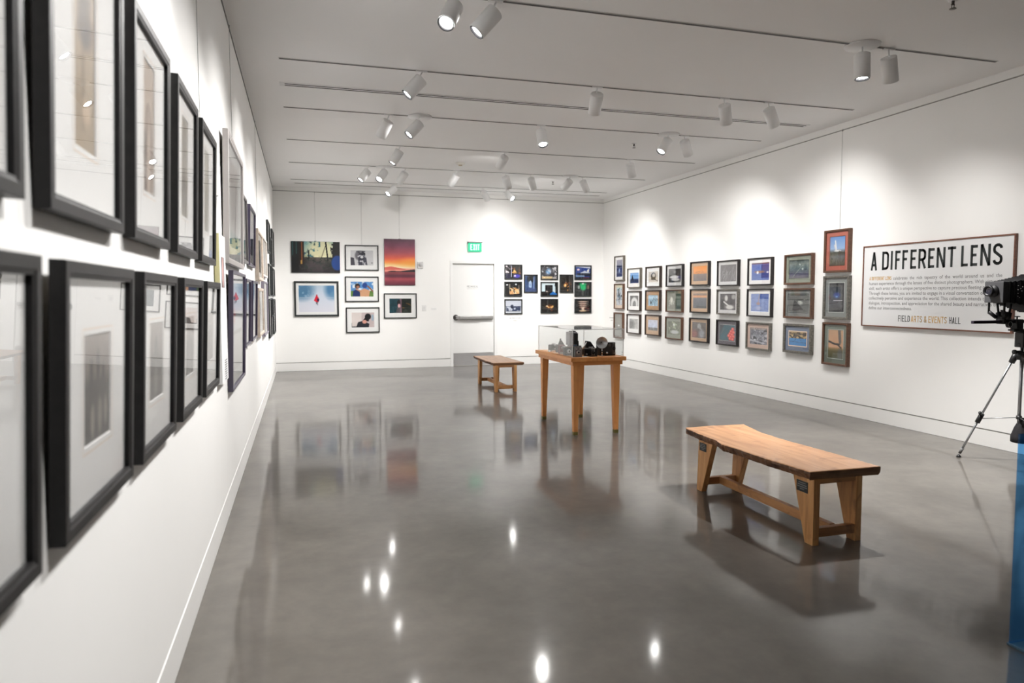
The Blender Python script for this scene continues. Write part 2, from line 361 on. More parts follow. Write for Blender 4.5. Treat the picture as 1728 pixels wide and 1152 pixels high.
def text_part(name, s, x0, x1, z, size, y, m, parent, maxstretch=None):
    """a line of small print fitted between x0 and x1, made into a mesh"""
    cu = bpy.data.curves.new(name, 'FONT'); cu.body = s; cu.size = size; cu.resolution_u = 2; cu.offset = 0.0
    o = bpy.data.objects.new(name, cu); COL.objects.link(o); bpy.context.view_layer.update()
    me = bpy.data.meshes.new_from_object(o.evaluated_get(bpy.context.evaluated_depsgraph_get()))
    bpy.data.objects.remove(o); bpy.data.curves.remove(cu)
    xs = [v.co.x for v in me.vertices]; a, c = min(xs), max(xs); k = (x1 - x0) / (c - a)
    for v in me.vertices: v.co = Vector((x0 + (v.co.x - a) * k, y, z + v.co.y))
    me.name = name; me.materials.append(m)
    o = bpy.data.objects.new(name, me); COL.objects.link(o); o.parent = parent; return o

# ------------------------------------------------------------------ the photographs' contents
class Pic:
    def __init__(s, W, Hh, seed=0, bg=(200, 200, 200)):
        s.W, s.H = W, Hh; s.a = np.zeros((Hh, W, 3)) + np.array(bg, float); s.r = np.random.RandomState(seed)
        s.Y, s.X = np.mgrid[0:Hh, 0:W]; s.X = (s.X + .5) / W; s.Y = (s.Y + .5) / Hh; s.asp = W / Hh
    def grad(s, stops):
        p = [q[0] for q in stops]
        for k in range(3): s.a[..., k] = np.interp(s.Y, p, [q[1][k] for q in stops])
        return s
    def val(s, fx, fy, octv=3):
        out = np.zeros((s.H, s.W)); amp = 1; tot = 0
        for o in range(octv):
            nx, ny = int(fx * 2 ** o) + 2, int(fy * 2 ** o) + 2; g = s.r.rand(ny, nx)
            x = s.X * (nx - 1.001); y = s.Y * (ny - 1.001); i = x.astype(int); j = y.astype(int); u = x - i; v = y - j
            u = u * u * (3 - 2 * u); v = v * v * (3 - 2 * v)
            out += amp * (g[j, i] * (1 - u) * (1 - v) + g[j, i + 1] * u * (1 - v) + g[j + 1, i] * (1 - u) * v + g[j + 1, i + 1] * u * v); tot += amp; amp *= .55
        return out / tot
    def put(s, m, col): s.a = s.a * (1 - m[..., None]) + np.array(col, float) * m[..., None]; return s
    def noise(s, fx, fy, amp, box=(0, 0, 1, 1), octv=3):
        m = ((s.X >= box[0]) & (s.X <= box[2]) & (s.Y >= box[1]) & (s.Y <= box[3])).astype(float)
        s.a += ((s.val(fx, fy, octv) - .5) * 2 * amp * m)[..., None]; return s
    def blot(s, fx, fy, th, col, box=(0, 0, 1, 1), soft=.06, octv=3):
        m = ((s.X >= box[0]) & (s.X <= box[2]) & (s.Y >= box[1]) & (s.Y <= box[3])).astype(float)
        return s.put(np.clip((s.val(fx, fy, octv) - th) / soft, 0, 1) * m, col)
    def ell(s, cx, cy, rx, ry, col, soft=.25, al=1.0):
        d = np.sqrt(((s.X - cx) / rx) ** 2 + ((s.Y - cy) / ry) ** 2); return s.put(np.clip((1 + soft / 2 - d) / soft, 0, 1) * al, col)
    def rect(s, x0, y0, x1, y1, col, al=1.0):
        return s.put(((s.X >= x0) & (s.X <= x1) & (s.Y >= y0) & (s.Y <= y1)).astype(float) * al, col)
    def poly(s, pts, col, al=1.0):
        ins = np.zeros(s.X.shape, bool); n = len(pts)
        for i in range(n):
            (x0, y0), (x1, y1) = pts[i], pts[(i + 1) % n]
            c = ((y0 > s.Y) != (y1 > s.Y)); 
            with np.errstate(divide='ignore', invalid='ignore'):
                xx = (x1 - x0) * (s.Y - y0) / ((y1 - y0) if y1 != y0 else 1e-9) + x0
            ins ^= (c & (s.X < xx))
        return s.put(ins.astype(float) * al, col)
    def line(s, x0, y0, x1, y1, w, col, al=1.0):
        px, py = (s.X - x0) * s.asp, s.Y - y0; dx, dy = (x1 - x0) * s.asp, y1 - y0; L2 = dx * dx + dy * dy + 1e-9
        t = np.clip((px * dx + py * dy) / L2, 0, 1); d = np.hypot(px - t * dx, py - t * dy)
        return s.put(np.clip((w - d) / (w * .5) + .3, 0, 1) * al, col)
    def streak(s, n, box, col, w=.012, dx=.03, L=.2, al=.8):
        for _ in range(n):
            x = box[0] + s.r.rand() * (box[2] - box[0]); y = box[1] + s.r.rand() * (box[3] - box[1]); s.line(x, y, x + (s.r.rand() - .5) * 2 * dx, y + L * (.5 + s.r.rand()), w, col, al)
        return s
    def dots(s, n, box, col, r=.02, al=1.0):
        for _ in range(n):
            x = box[0] + s.r.rand() * (box[2] - box[0]); y = box[1] + s.r.rand() * (box[3] - box[1]); q = r * (.5 + s.r.rand()); s.ell(x, y, q, q * s.asp, col, .5, al)
        return s
def print_mesh(name, pic, w, h, y, parent, cx=0, cz=0):
    """flat print w x h whose colours are PIC's; faces -Y"""
    a = np.clip((pic.a - 128) * 1.12 + 120, 0, 255) / 255.0 * .93; lin = np.where(a <= .04045, a / 12.92, ((a + .055) / 1.055) ** 2.4)
    Hh, W = pic.H, pic.W
    xs = np.linspace(-w / 2, w / 2, W) + cx; zs = np.linspace(h / 2, -h / 2, Hh) + cz
    vx, vz = np.meshgrid(xs, zs); co = np.stack([vx, np.full_like(vx, y), vz], -1).reshape(-1, 3)
    idx = np.arange(W * Hh).reshape(Hh, W)
    f = np.stack([idx[1:, :-1], idx[1:, 1:], idx[:-1, 1:], idx[:-1, :-1]], -1).reshape(-1, 4)
    me = bpy.data.meshes.new(name); me.from_pydata(co.tolist(), [], f.tolist())
    ca = me.color_attributes.new('Col', 'FLOAT_COLOR', 'POINT')
    ca.data.foreach_set('color', np.concatenate([lin.reshape(-1, 3), np.ones((W * Hh, 1))], 1).ravel().astype(np.float32))
    me.materials.append(PRINT); o = bpy.data.objects.new(name, me); COL.objects.link(o); o.parent = parent; return o

WALLROT = {'back': 0.0, 'right': -math.pi / 2, 'left': math.pi / 2}
def wall_place(wall, a0, a1, z0, z1):
    c = (a0 + a1) / 2; z = (z0 + z1) / 2
    return {'back': (c, YB, z), 'right': (XR, c, z), 'left': (XL, c, z)}[wall]
def framed(wall, a0, a1, z0, z1, label, pic, fm, mw=.05, fw=.02, d=.035, matm=None, line=None, group=None, glass=True, cat='framed picture', printsize=None, gap=.012, tilt=0.0, lip=None, cz=0.0):
    """moulding > mat board > photograph behind glass, flat on the wall; mw: mat width (0 = none)"""
    W, Hh = a1 - a0, z1 - z0; hw, hh = W / 2, Hh / 2
    t = thing('picture_frame', label, cat, wall_place(wall, a0, a1, z0, z1), (0, 0, WALLROT[wall]), group)
    if tilt:                                  # hung from a wire: the top leans out, the foot touches the wall
        t.rotation_euler = (tilt, 0, WALLROT[wall]); o_ = hh * math.sin(tilt); t.location += Vector({'back': (0, -o_, 0), 'right': (-o_, 0, 0), 'left': (o_, 0, 0)}[wall])
    bm = BM(); add_ring(bm, hw, hh, [(0, -.003), (0, -d * .97), (.0012, -d), (fw * .72, -d), (fw * .80, -d * .94), (fw, -d * .90), (fw, -.003)])
    fin('moulding', bm, fm, t)
    yg = -d + gap; ym = yg + .006
    bm = BM(); add_box(bm, -hw + fw, hw - fw, -.006, -.0035, -hh + fw, hh - fw); fin('backing_board', bm, mat('backing_card', (.25, .22, .18), .9), t)
    iw, ih = hw - fw, hh - fw
    if printsize: pw, ph = printsize
    else: pw, ph = 2 * (iw - mw), 2 * (ih - mw)
    if mw > 0 or printsize:
        mm = matm or MATW; bm = BM()
        # board with a bevelled window
        ox, oz = pw / 2, ph / 2; mx_, mz_ = iw, ih
        def rect(a, c, y, dz=0.0): return [bm.verts.new((sx * a, y, sz * c + dz)) for sx, sz in ((-1, -1), (1, -1), (1, 1), (-1, 1))]
        L0 = rect(mx_, mz_, ym + .003); L1 = rect(mx_, mz_, ym); L2 = rect(ox + .002, oz + .002, ym, cz); L3 = rect(ox - .001, oz - .001, ym + .003, cz)
        for A, B in ((L0, L1), (L1, L2), (L2, L3)):
            for i in range(4): bm.faces.new((A[i], A[(i + 1) % 4], B[(i + 1) % 4], B[i]))
        fin('mat_board', bm, mm, t)
        if line:
            bm = BM()
            k0, k1 = line[1], line[1] + line[2]
            A = rect(ox + k1, oz + k1, ym - .0006, cz); B = rect(ox + k0, oz + k0, ym - .0006, cz)
            for i in range(4): bm.faces.new((A[i], A[(i + 1) % 4], B[(i + 1) % 4], B[i]))
            fin('mat_border', bm, line[0], t, recalc=False)
    print_mesh('photograph', pic, pw, ph, ym + .0035, t, cz=cz)
    if glass:
        bm = BM(); add_box(bm, -iw, iw, yg, yg + .002, -ih, ih); fin('glass', bm, GLASS, t)
    return t

def fmat(name, c, c2=None, r=.5):
    f = lambda q: tuple((v / 255) ** 2.2 for v in q)
    return noisy(name, f(c), f(c2 or tuple(min(255, v * 1.25) for v in c)), 40, (r, r + .1), 5, (1, 1, 1))
def mmat(name, c): return mat(name, tuple((v / 255) ** 2.2 for v in c), .85)
F_BLK = fmat('frame_near_black', (24, 19, 19), (32, 26, 25)); F_BRN = fmat('frame_brown', (74, 50, 38), (100, 70, 52)); F_GRY = fmat('frame_weathered_grey', (76, 74, 70), (118, 114, 106))
F_TAU = fmat('frame_taupe', (86, 80, 72), (106, 100, 90)); F_DKB = fmat('frame_dark_brown', (42, 32, 27), (58, 44, 37))
M_TAN = mmat('tan_mat', (186, 152, 120)); M_LGR = mmat('light_grey_mat', (205, 205, 205)); M_GGR = mmat('green_grey_mat', (132, 138, 124)); M_CRM = mmat('cream_mat', (222, 206, 190))
M_PUR = mmat('plum_grey_mat', (84, 78, 88)); M_SAL = mmat('salmon_mat', (168, 96, 82)); M_BLG = mmat('blue_grey_mat', (104, 116, 138)); M_PNK = mmat('pinkish_tan_mat', (196, 170, 156)); M_GRY = mmat('mid_grey_mat', (120, 124, 122))
M_LINE = mmat('mat_line_white', (205, 210, 205)); M_CLN = mmat('mat_line_cream', (230, 205, 180)); M_DLN = mmat('mat_line_dark', (28, 32, 32))

def P(seed, W=66, Hh=50, bg=(200, 200, 200)): return Pic(W, Hh, seed, bg)
GR = 'framed nature photographs in three rows on the right wall'
# -- far column, portrait
p = P(1, 44, 60).grad([(0, (150, 145, 165)), (.3, (120, 125, 150)), (.33, (40, 55, 100)), (1, (50, 65, 115))]).noise(5, 12, 18).ell(.5, .62, .12, .12, (170, 190, 220), .8)
framed('right', 13.395, 13.84, 1.80, 2.32, 'taupe frame with a tall dusk-blue water photograph, highest nearest the corner', p, F_TAU, .06, .022, group=GR, d=.055, gap=.016)
p = P(2, 44, 60, (215, 222, 230)).streak(16, (.1, .05, .9, .8), (40, 45, 55), .02, .2, .25).blot(6, 8, .62, (50, 60, 75)).blot(4, 5, .7, (120, 190, 225))
framed('right', 13.40, 13.84, 1.203, 1.738, 'brown frame with dark winter branches on white, cream mat', p, F_BRN, .06, .022, matm=M_CRM, group=GR, d=.055, gap=.016)
p = P(3, 44, 60, (150, 150, 142)).noise(4, 6, 14).ell(.5, .50, .12, .04, (235, 235, 235)).rect(0, .95, .6, 1, (90, 70, 40))
framed('right', 13.407, 13.85, .583, 1.128, 'brown frame filled by a plain grey print, seen past the acrylic case', p, F_BRN, .0, .03, group=GR, d=.055, gap=.016)
# -- second column
p = P(4).grad([(0, (110, 165, 225)), (.55, (150, 190, 235)), (.6, (70, 95, 150)), (.75, (45, 60, 90)), (1, (40, 70, 130))]).poly([(.14, .68), (.26, .15), (.42, .68)], (25, 28, 40)).noise(8, 8, 14, (0, .6, 1, 1))
framed('right', 12.63, 13.205, 1.643, 2.04, 'taupe frame showing a dark sail shape on blue water', p, F_TAU, .075, .02, group=GR, d=.055, gap=.016)
p = P(5, bg=(75, 75, 75)).noise(6, 6, 30).ell(.52, .75, .42, .6, (220, 220, 220)).ell(.52, .95, .2, .45, (110, 110, 110)).noise(6, 6, 14)
framed('right', 12.636, 13.2, 1.18, 1.58, 'dark frame with a pale arch in black and white, second column from the corner', p, F_DKB, .075, .02, group=GR, d=.055, gap=.016)
p = P(6, bg=(185, 185, 185)).noise(3, 3, 26).ell(.18, .6, .35, .45, (105, 105, 105), 1.0).noise(8, 8, 20)
framed('right', 12.64, 13.215, .718, 1.114, 'dark frame with a misty grey photograph, second column lowest row', p, F_DKB, .075, .02, group=GR, d=.055, gap=.016)
# -- third column
p = P(7, bg=(212, 205, 195)).noise(4, 4, 8).ell(.5, .42, .25, .30, (45, 40, 38)).ell(.53, .36, .16, .18, (205, 198, 188)).rect(.27, .52, .72, .76, (50, 44, 40)).line(.6, .72, .95, .9, .03, (60, 52, 46))
framed('right', 11.83, 12.405, 1.645, 2.042, 'black frame with a sepia padlock photograph', p, F_DKB, .075, .022, group=GR, d=.055, gap=.016)
p = P(8, bg=(178, 208, 226)).noise(5, 5, 18).streak(7, (.1, .1, .9, .5), (60, 62, 70), .022, .3, .3).ell(.28, .7, .06, .16, (55, 50, 55)).line(.6, .5, .68, .98, .02, (50, 48, 54))
framed('right', 11.833, 12.41, 1.195, 1.593, 'dark brown frame, tan mat, birds in bare branches against pale blue', p, F_DKB, .075, .022, matm=M_TAN, group=GR, d=.055, gap=.016)
p = P(9).grad([(0, (205, 208, 225)), (.7, (190, 200, 225)), (.74, (95, 95, 98)), (1, (120, 118, 116))]).noise(6, 6, 18).streak(6, (.1, .2, .9, .5), (225, 235, 250), .02, .2, .3)
framed('right', 11.83, 12.408, .724, 1.122, 'dark brown frame, tan mat, frosty pale landscape over grey ground', p, F_DKB, .075, .022, matm=M_TAN, group=GR, d=.055, gap=.016)
# -- fourth column
p = P(10, bg=(28, 28, 28)).noise(8, 8, 50).ell(.45, .6, .38, .12, (225, 225, 225), .5).ell(.55, .78, .35, .1, (215, 215, 215), .5).ell(.5, .25, .12, .1, (120, 120, 120), .7)
framed('right', 11.025, 11.605, 1.648, 2.044, 'black frame with white animals against black in monochrome', p, F_BLK, .055, .02, matm=M_LGR, group=GR, d=.055, gap=.016)
p = P(11, bg=(120, 122, 108)).noise(4, 6, 14).rect(.6, .08, 1, .95, (62, 82, 66)).rect(.68, .2, .95, .8, (95, 112, 96)).ell(.28, .45, .10, .18, (215, 215, 205), .6).dots(14, (.1, .5, .5, .8), (190, 190, 180), .03)  # the green doorway shape is painted into the print
framed('right', 11.027, 11.6, 1.19, 1.594, 'brown frame whose print shows a green doorway beside a white bloom', p, F_BRN, .03, .02, matm=M_GGR, group=GR, d=.055, gap=.016)
p = P(12, bg=(98, 104, 84)).noise(7, 7, 38).ell(.5, .28, .10, .14, (222, 226, 220), .5).ell(.55, .78, .34, .14, (196, 200, 200), .6).blot(7, 7, .62, (170, 180, 150))
framed('right', 11.03, 11.607, .70, 1.104, 'brown frame, green-grey mat, white blossoms over foliage', p, F_BRN, .06, .02, matm=M_GGR, group=GR, d=.055, gap=.016)
# -- fifth column
p = P(13).grad([(0, (232, 152, 62)), (.3, (240, 158, 70)), (.5, (225, 150, 80)), (.53, (135, 118, 112)), (1, (112, 104, 106))]).noise(14, 3, 10, (0, .5, 1, 1)).dots(26, (.05, .36, .95, .5), (90, 66, 50), .012)
framed('right', 10.19, 10.765, 1.655, 2.061, 'near-black frame, tan mat, birds over water under an orange sky', p, F_BLK, .055, .022, matm=M_TAN, group=GR, d=.055, gap=.016)
p = P(14).grad([(0, (120, 112, 108)), (.1, (150, 120, 100)), (.22, (238, 165, 110)), (.33, (110, 112, 120)), (1, (82, 88, 98))]).noise(8, 3, 12).rect(.25, .85, 1, 1, (60, 62, 68))
framed('right', 10.183, 10.76, 1.196, 1.60, 'near-black frame, tan mat, grey dusk with one orange cloud band', p, F_BLK, .055, .022, matm=M_TAN, group=GR, d=.055, gap=.016)
p = P(15, bg=(92, 82, 78)).noise(5, 6, 18).ell(.15, .75, .25, .25, (150, 88, 80), .9).ell(.5, .25, .14, .16, (165, 165, 165), .7).line(.5, .3, .68, .5, .05, (160, 160, 160)).ell(.68, .72, .2, .28, (150, 152, 158), .8).noise(12, 12, 22)
framed('right', 10.19, 10.77, .70, 1.11, 'near-black frame, tan mat, a grey wild animal before reddish brush', p, F_BLK, .05, .022, matm=M_TAN, group=GR, d=.055, gap=.016)
# -- sixth column
p = P(16, bg=(135, 132, 134)).noise(4, 4, 10).streak(18, (.1, .0, .9, .6), (190, 190, 192), .012, .15, .35, .7).dots(6, (.2, .4, .5, .8), (200, 200, 200), .02)
framed('right', 9.376, 9.942, 1.638, 2.042, 'black frame, light mat, silver-grey grasses bending', p, F_BLK, .05, .02, matm=M_LGR, group=GR, d=.055, gap=.016)
p = P(17, bg=(92, 88, 90)).noise(6, 6, 20).rect(0, .35, .25, 1, (48, 44, 46)).ell(.4, .28, .10, .18, (215, 215, 212), .6).line(.25, .5, .62, .78, .05, (225, 225, 222)).ell(.62, .82, .25, .13, (218, 218, 215), .6).ell(.85, .2, .12, .14, (170, 170, 168), .7)
framed('right', 9.374, 9.942, 1.19, 1.589, 'weathered grey frame, light mat, white egrets in monochrome', p, F_GRY, .05, .022, matm=M_LGR, group=GR, d=.055, gap=.016)
p = P(18, bg=(42, 98, 112)).noise(4, 4, 14).poly([(0, 0), (.3, .0), (0, .6)], (58, 66, 78)).line(.08, .6, .3, .25, .02, (120, 105, 105))
for q in ((.85, .25), (.75, .4), (.9, .45), (.68, .55), (.82, .6), (.6, .68), (.74, .75), (.9, .72), (.68, .86), (.85, .9)): p.ell(q[0], q[1], .10, .11, (235, 96, 92), .5).ell(q[0] - .02, q[1] - .02, .04, .05, (250, 165, 150), .6)
framed('right', 9.372, 9.94, .702, 1.104, 'black frame, plum-grey mat, coral red flowers on teal', p, F_BLK, .06, .02, matm=M_PUR, line=(M_LINE, .004, .004), group=GR, d=.055, gap=.016)
# -- seventh column
p = P(19).grad([(0, (120, 118, 165)), (.2, (95, 118, 188)), (1, (120, 140, 195))]).noise(9, 16, 16).rect(.55, .12, 1, .85, (45, 62, 130), .7).ell(.45, .52, .28, .07, (160, 120, 105), .5).ell(.35, .55, .06, .08, (245, 245, 245), .4).ell(.9, .55, .06, .05, (235, 235, 240), .5).rect(0, 0, 1, .07, (120, 80, 95))
framed('right', 8.571, 9.133, 1.637, 2.041, 'black frame, white mat, brown ducks on violet-blue water', p, F_BLK, .055, .02, group=GR, d=.055, gap=.016)
p = P(20, bg=(150, 168, 215)).noise(6, 14, 16).rect(.5, 0, 1, .28, (62, 92, 165), .8).line(.5, .0, .42, .5, .035, (175, 165, 175)).ell(.42, .55, .10, .08, (176, 150, 150), .5).ell(.45, .8, .15, .1, (180, 188, 220), .7)
framed('right', 8.568, 9.135, 1.178, 1.589, 'black frame, white mat, a tan wading bird on pale blue ripples', p, F_BLK, .055, .02, group=GR, d=.055, gap=.016)
p = P(21, bg=(130, 132, 142)).noise(7, 9, 60).blot(5, 5, .58, (60, 60, 72)).blot(6, 6, .62, (205, 205, 212)).rect(0, 0, 1, .12, (190, 170, 160), .6).line(.0, .75, .8, .9, .06, (210, 212, 220), .8)
framed('right', 8.582, 9.145, .691, 1.093, 'weathered grey frame, pinkish mat, surging grey surf on rocks', p, F_GRY, .055, .024, matm=M_PNK, group=GR, d=.055, gap=.016)
# -- eighth column
p = P(22).grad([(0, (70, 84, 82)), (.2, (125, 135, 130)), (.45, (98, 118, 122)), (.6, (66, 82, 96)), (.8, (86, 84, 110)), (1, (96, 92, 100))]).noise(8, 8, 22).dots(4, (.5, .2, .7, .5), (190, 200, 195), .03).line(.2, .9, .75, .2, .02, (140, 150, 140))
framed('right', 7.738, 8.295, 1.637, 2.048, 'reddish brown frame, green-grey mat, murky teal marsh with reflections', p, F_BRN, .06, .026, matm=M_GGR, line=(M_DLN, .0, .006), group=GR, d=.055, gap=.016)
p = P(23, bg=(98, 100, 98)).noise(5, 5, 16).poly([(.28, .3), (.5, .5), (.75, .85), (.2, .9)], (35, 36, 38)).ell(.6, .48, .13, .12, (150, 152, 150), .6).blot(9, 9, .66, (185, 190, 180), (.5, .1, 1, .9)).rect(.05, .0, .95, .03, (40, 42, 42))
framed('right', 7.734, 8.293, 1.181, 1.588, 'reddish brown frame, grey mat, a black bird against glinting grey', p, F_BRN, .06, .026, matm=M_GRY, line=(M_DLN, .006, .007), group=GR, d=.055, gap=.016)
p = P(24, bg=(52, 138, 200)).noise(3, 8, 10).rect(0, 0, 1, .48, (196, 168, 118)).blot(9, 9, .5, (44, 34, 26), (0, .05, 1, .48), .1).rect(0, .1, 1, .22, (70, 52, 34), .6).line(0, .70, .95, .78, .014, (30, 50, 70)).line(.3, .66, .4, .52, .012, (30, 50, 70)).line(.62, .54, .7, .64, .012, (30, 50, 70))
framed('right', 7.727, 8.285, .707, 1.104, 'weathered grey frame, blue-grey mat, reeds above bright blue water', p, F_GRY, .07, .034, matm=M_BLG, line=(M_CLN, .0, .012), group=GR, d=.055, gap=.016)
# -- nearest column, portrait
p = P(25, 48, 66).grad([(0, (110, 150, 205)), (.42, (158, 186, 222)), (.5, (120, 130, 140)), (.56, (82, 78, 66)), (.7, (118, 118, 122)), (1, (105, 98, 82))]).noise(8, 10, 14, (0, .5, 1, 1)).line(.35, .15, .42, .46, .03, (232, 232, 230)).line(.3, .3, .4, .47, .03, (215, 215, 215)).ell(.5, .49, .22, .03, (225, 225, 225), .5).line(.6, .5, .8, .56, .012, (80, 70, 60)).streak(30, (.0, .7, 1, .9), (80, 72, 56), .008, .05, .14, .6)
framed('right', 7.095, 7.527, 1.778, 2.311, 'brown wood frame, salmon mat, a white heron lifting off over marsh', p, F_BRN, .06, .026, matm=M_SAL, line=(M_DLN, -.001, .004), group=GR, d=.055, gap=.016)
p = P(26, 48, 66, (84, 84, 86)).noise(5, 8, 26).line(.52, -.05, .5, .4, .05, (24, 24, 28)).ell(.5, .42, .2, .10, (78, 92, 168), .9, .8).ell(.5, .47, .07, .03, (120, 160, 205), .7).line(.0, .72, .6, .66, .02, (40, 36, 36)).streak(20, (.2, .5, 1, .9), (120, 110, 112), .008, .05, .1, .5).rect(.3, .585, .88, .6, (236, 232, 240))
framed('right', 7.084, 7.523, 1.193, 1.736, 'weathered grey frame, grey mat, a blue heron in shadow', p, F_GRY, .06, .03, matm=M_GRY, line=(M_LINE, .004, .004), group=GR, d=.055, gap=.016)
p = P(27, 48, 66).grad([(0, (196, 158, 124)), (.6, (206, 158, 120)), (.7, (122, 112, 78)), (1, (92, 98, 78))]).noise(4, 6, 8).line(.72, .0, .78, .42, .07, (98, 92, 88)).line(.05, .42, .45, .5, .035, (24, 20, 20)).ell(.6, .5, .2, .035, (26, 22, 22), .4).line(.6, .5, .86, .62, .03, (26, 22, 22)).ell(.78, .85, .16, .2, (110, 112, 108), .6)
framed('right', 7.078, 7.517, .611, 1.148, 'brown wood frame, grey-green mat, a dark bird flying across peach sky', p, F_BRN, .065, .026, matm=mmat('sage_mat', (100, 108, 98)), line=(M_LINE, .004, .004), group=GR, d=.055, gap=.016)

# ------------------------------------------------------------------ back wall pictures
F_BK = fmat('frame_black_green', (26, 30, 31), (34, 38, 38))
def canvas(a0, a1, z0, z1, label, pic, d=.028):
    t = thing('mounted_print', label, 'photograph', wall_place('back', a0, a1, z0, z1), (0, 0, 0), None)
    w2, h2 = (a1 - a0) / 2, (z1 - z0) / 2
    bm = BM(); add_box(bm, -w2, w2, -d, -.003, -h2, h2); fin('panel', bm, mat('panel_edge', (.03, .03, .035), .5), t)
    print_mesh('photograph', pic, 2 * w2 - .002, 2 * h2 - .002, -d - .0008, t); 
    bm = BM(); add_box(bm, -.02, .02, -d * .6, -d * .3, h2, h2 + .012); fin('hanger_clip', bm, WIRE, t)
    return t
p = Pic(150, 100, 31, (40, 38, 34))
p.grad([(0, (96, 150, 160)), (.3, (150, 178, 170)), (.5, (150, 150, 120)), (.6, (70, 70, 58)), (1, (38, 34, 38))])
p.ell(.62, .25, .3, .42, (232, 226, 186), .8, .9).blot(14, 10, .55, (60, 84, 92), (.0, 0, .5, .5), .12).blot(16, 12, .62, (60, 120, 135), (.25, 0, .6, .5), .1)
p.rect(0, .5, 1, 1, (52, 48, 50), .75).noise(18, 14, 24, (0, .45, 1, 1)).blot(14, 12, .55, (22, 46, 36), (.25, .5, .85, 1), .1).ell(.5, .8, .2, .2, (92, 82, 86), .9, .7)
p.rect(0, .0, .16, 1, (10, 14, 18), .85).rect(.03, 0, .045, .45, (60, 110, 110), .7).rect(.1, 0, .12, .4, (70, 120, 115), .6)
p.rect(.16, 0, .265, .75, (44, 30, 24)).rect(.21, .02, .235, .6, (150, 92, 46), .8).rect(.195, .6, .225, .72, (214, 170, 96), .8)
p.rect(.345, .28, .375, .55, (20, 24, 22)).poly([(.69, 0), (.725, 0), (.765, .6), (.735, .6)], (16, 16, 18)).line(.7, .15, .62, .5, .01, (60, 44, 36))
p.poly([(.86, 0), (1, 0), (1, 1), (.9, 1), (.84, .5)], (8, 10, 20)).blot(12, 10, .6, (12, 16, 22), (.8, 0, 1, .5)).ell(.94, .68, .12, .24, (22, 74, 140), .25).rect(.9, .45, 1, .9, (20, 66, 128), .5)
canvas(-.183, .747, 1.947, 2.561, 'unframed forest photograph with a sunlit trunk and blue flare', p)
p = Pic(100, 150, 32)
p.grad([(0, (86, 42, 66)), (.15, (128, 62, 88)), (.3, (176, 84, 96)), (.42, (228, 104, 78)), (.5, (250, 150, 74)), (.56, (255, 212, 150)), (.62, (255, 226, 186)), (.655, (240, 160, 140)), (.70, (225, 140, 130)), (.72, (150, 72, 78)), (.8, (96, 40, 62)), (.86, (170, 78, 88)), (1, (104, 44, 66))])
p.noise(3, 5, 12).ell(.95, .5, .5, .09, (255, 170, 70), .9, .7).poly([(0, .615), (.2, .59), (.45, .62), (.75, .655), (0, .67)], (214, 108, 96)).poly([(.1, .705), (.22, .685), (.5, .695), (.8, .665), (1, .65), (1, .715), (.1, .715)], (44, 22, 30))
canvas(1.625, 2.252, 1.706, 2.644, 'unframed tall sunset photograph in purple, orange and red', p)
p = Pic(120, 93, 33, (226, 230, 240)); p.grad([(0, (196, 214, 230)), (.3, (214, 224, 238)), (1, (232, 232, 242))])
p.ell(.1, .15, .3, .35, (74, 122, 158), .9, .85).ell(.05, .3, .25, .14, (92, 138, 170), .7, .8).blot(14, 12, .55, (150, 182, 208), (0, 0, .45, .45), .2)
p.ell(.92, .15, .18, .32, (70, 124, 168), .9, .85).ell(.98, .35, .10, .14, (120, 160, 192), .7, .8).rect(0, .44, 1, .46, (214, 220, 232), .5)
p.poly([(.5, .36), (.54, .42), (.575, .52), (.55, .62), (.48, .62), (.42, .56), (.47, .42)], (222, 48, 72)).ell(.505, .375, .022, .03, (200, 44, 70)).ell(.54, .54, .03, .06, (64, 44, 92)).rect(.485, .61, .505, .70, (40, 44, 62)).rect(.515, .61, .535, .74, (34, 38, 58)).rect(.49, .33, .52, .37, (196, 50, 70))
framed('back', -.142, .712, 1.083, 1.781, 'large black frame showing a small red-coated figure walking in snow', p, F_BK, .05, .035, d=.035, group=None)
p = Pic(90, 66, 34, (212, 212, 214)); p.noise(3, 3, 5).ell(.42, .35, .22, .34, (120, 118, 124), .3).blot(10, 8, .5, (40, 40, 52), (.25, .05, .65, 1), .1).poly([(.35, .3), (.55, .15), (.7, .5), (.74, 1), (.35, 1)], (52, 52, 68), .85).blot(10, 10, .55, (205, 205, 210), (.3, .3, .7, 1), .1).poly([(0, .45), (.16, .5), (.2, 1), (0, 1)], (50, 48, 60), .85).ell(.5, .45, .07, .08, (225, 225, 228), .5).rect(.9, .8, .98, .85, (60, 60, 64))
framed('back', .847, 1.51, 1.998, 2.508, 'slim black frame, monochrome figure in patterned headwear', p, F_BK, .085, .02, d=.03, group='matted photographs hanging around the sunset print', printsize=(.45, .30))
p = Pic(90, 66, 35, (96, 150, 206)); p.blot(6, 5, .5, (226, 236, 244), (0, 0, 1, .6), .15).rect(0, .6, 1, 1, (104, 138, 70)).noise(8, 8, 12).ell(.3, .3, .11, .17, (44, 30, 28), .3).poly([(.08, 1), (.12, .6), (.3, .5), (.42, .75), (.4, 1)], (34, 58, 110)).poly([(.42, 1), (.4, .6), (.6, .45), (.85, .6), (.8, 1)], (218, 170, 134)).ell(.62, .25, .11, .18, (36, 78, 146), .3).line(.75, .3, .98, .65, .05, (150, 100, 78)).line(.25, .5, .45, .65, .05, (200, 150, 118)).ell(.32, .36, .07, .09, (176, 124, 98), .4)
framed('back', .84, 1.507, 1.371, 1.880, 'slim black frame, two people with raised arms under a blue sky', p, F_BK, .085, .02, d=.03, group='matted photographs hanging around the sunset print', printsize=(.45, .30))
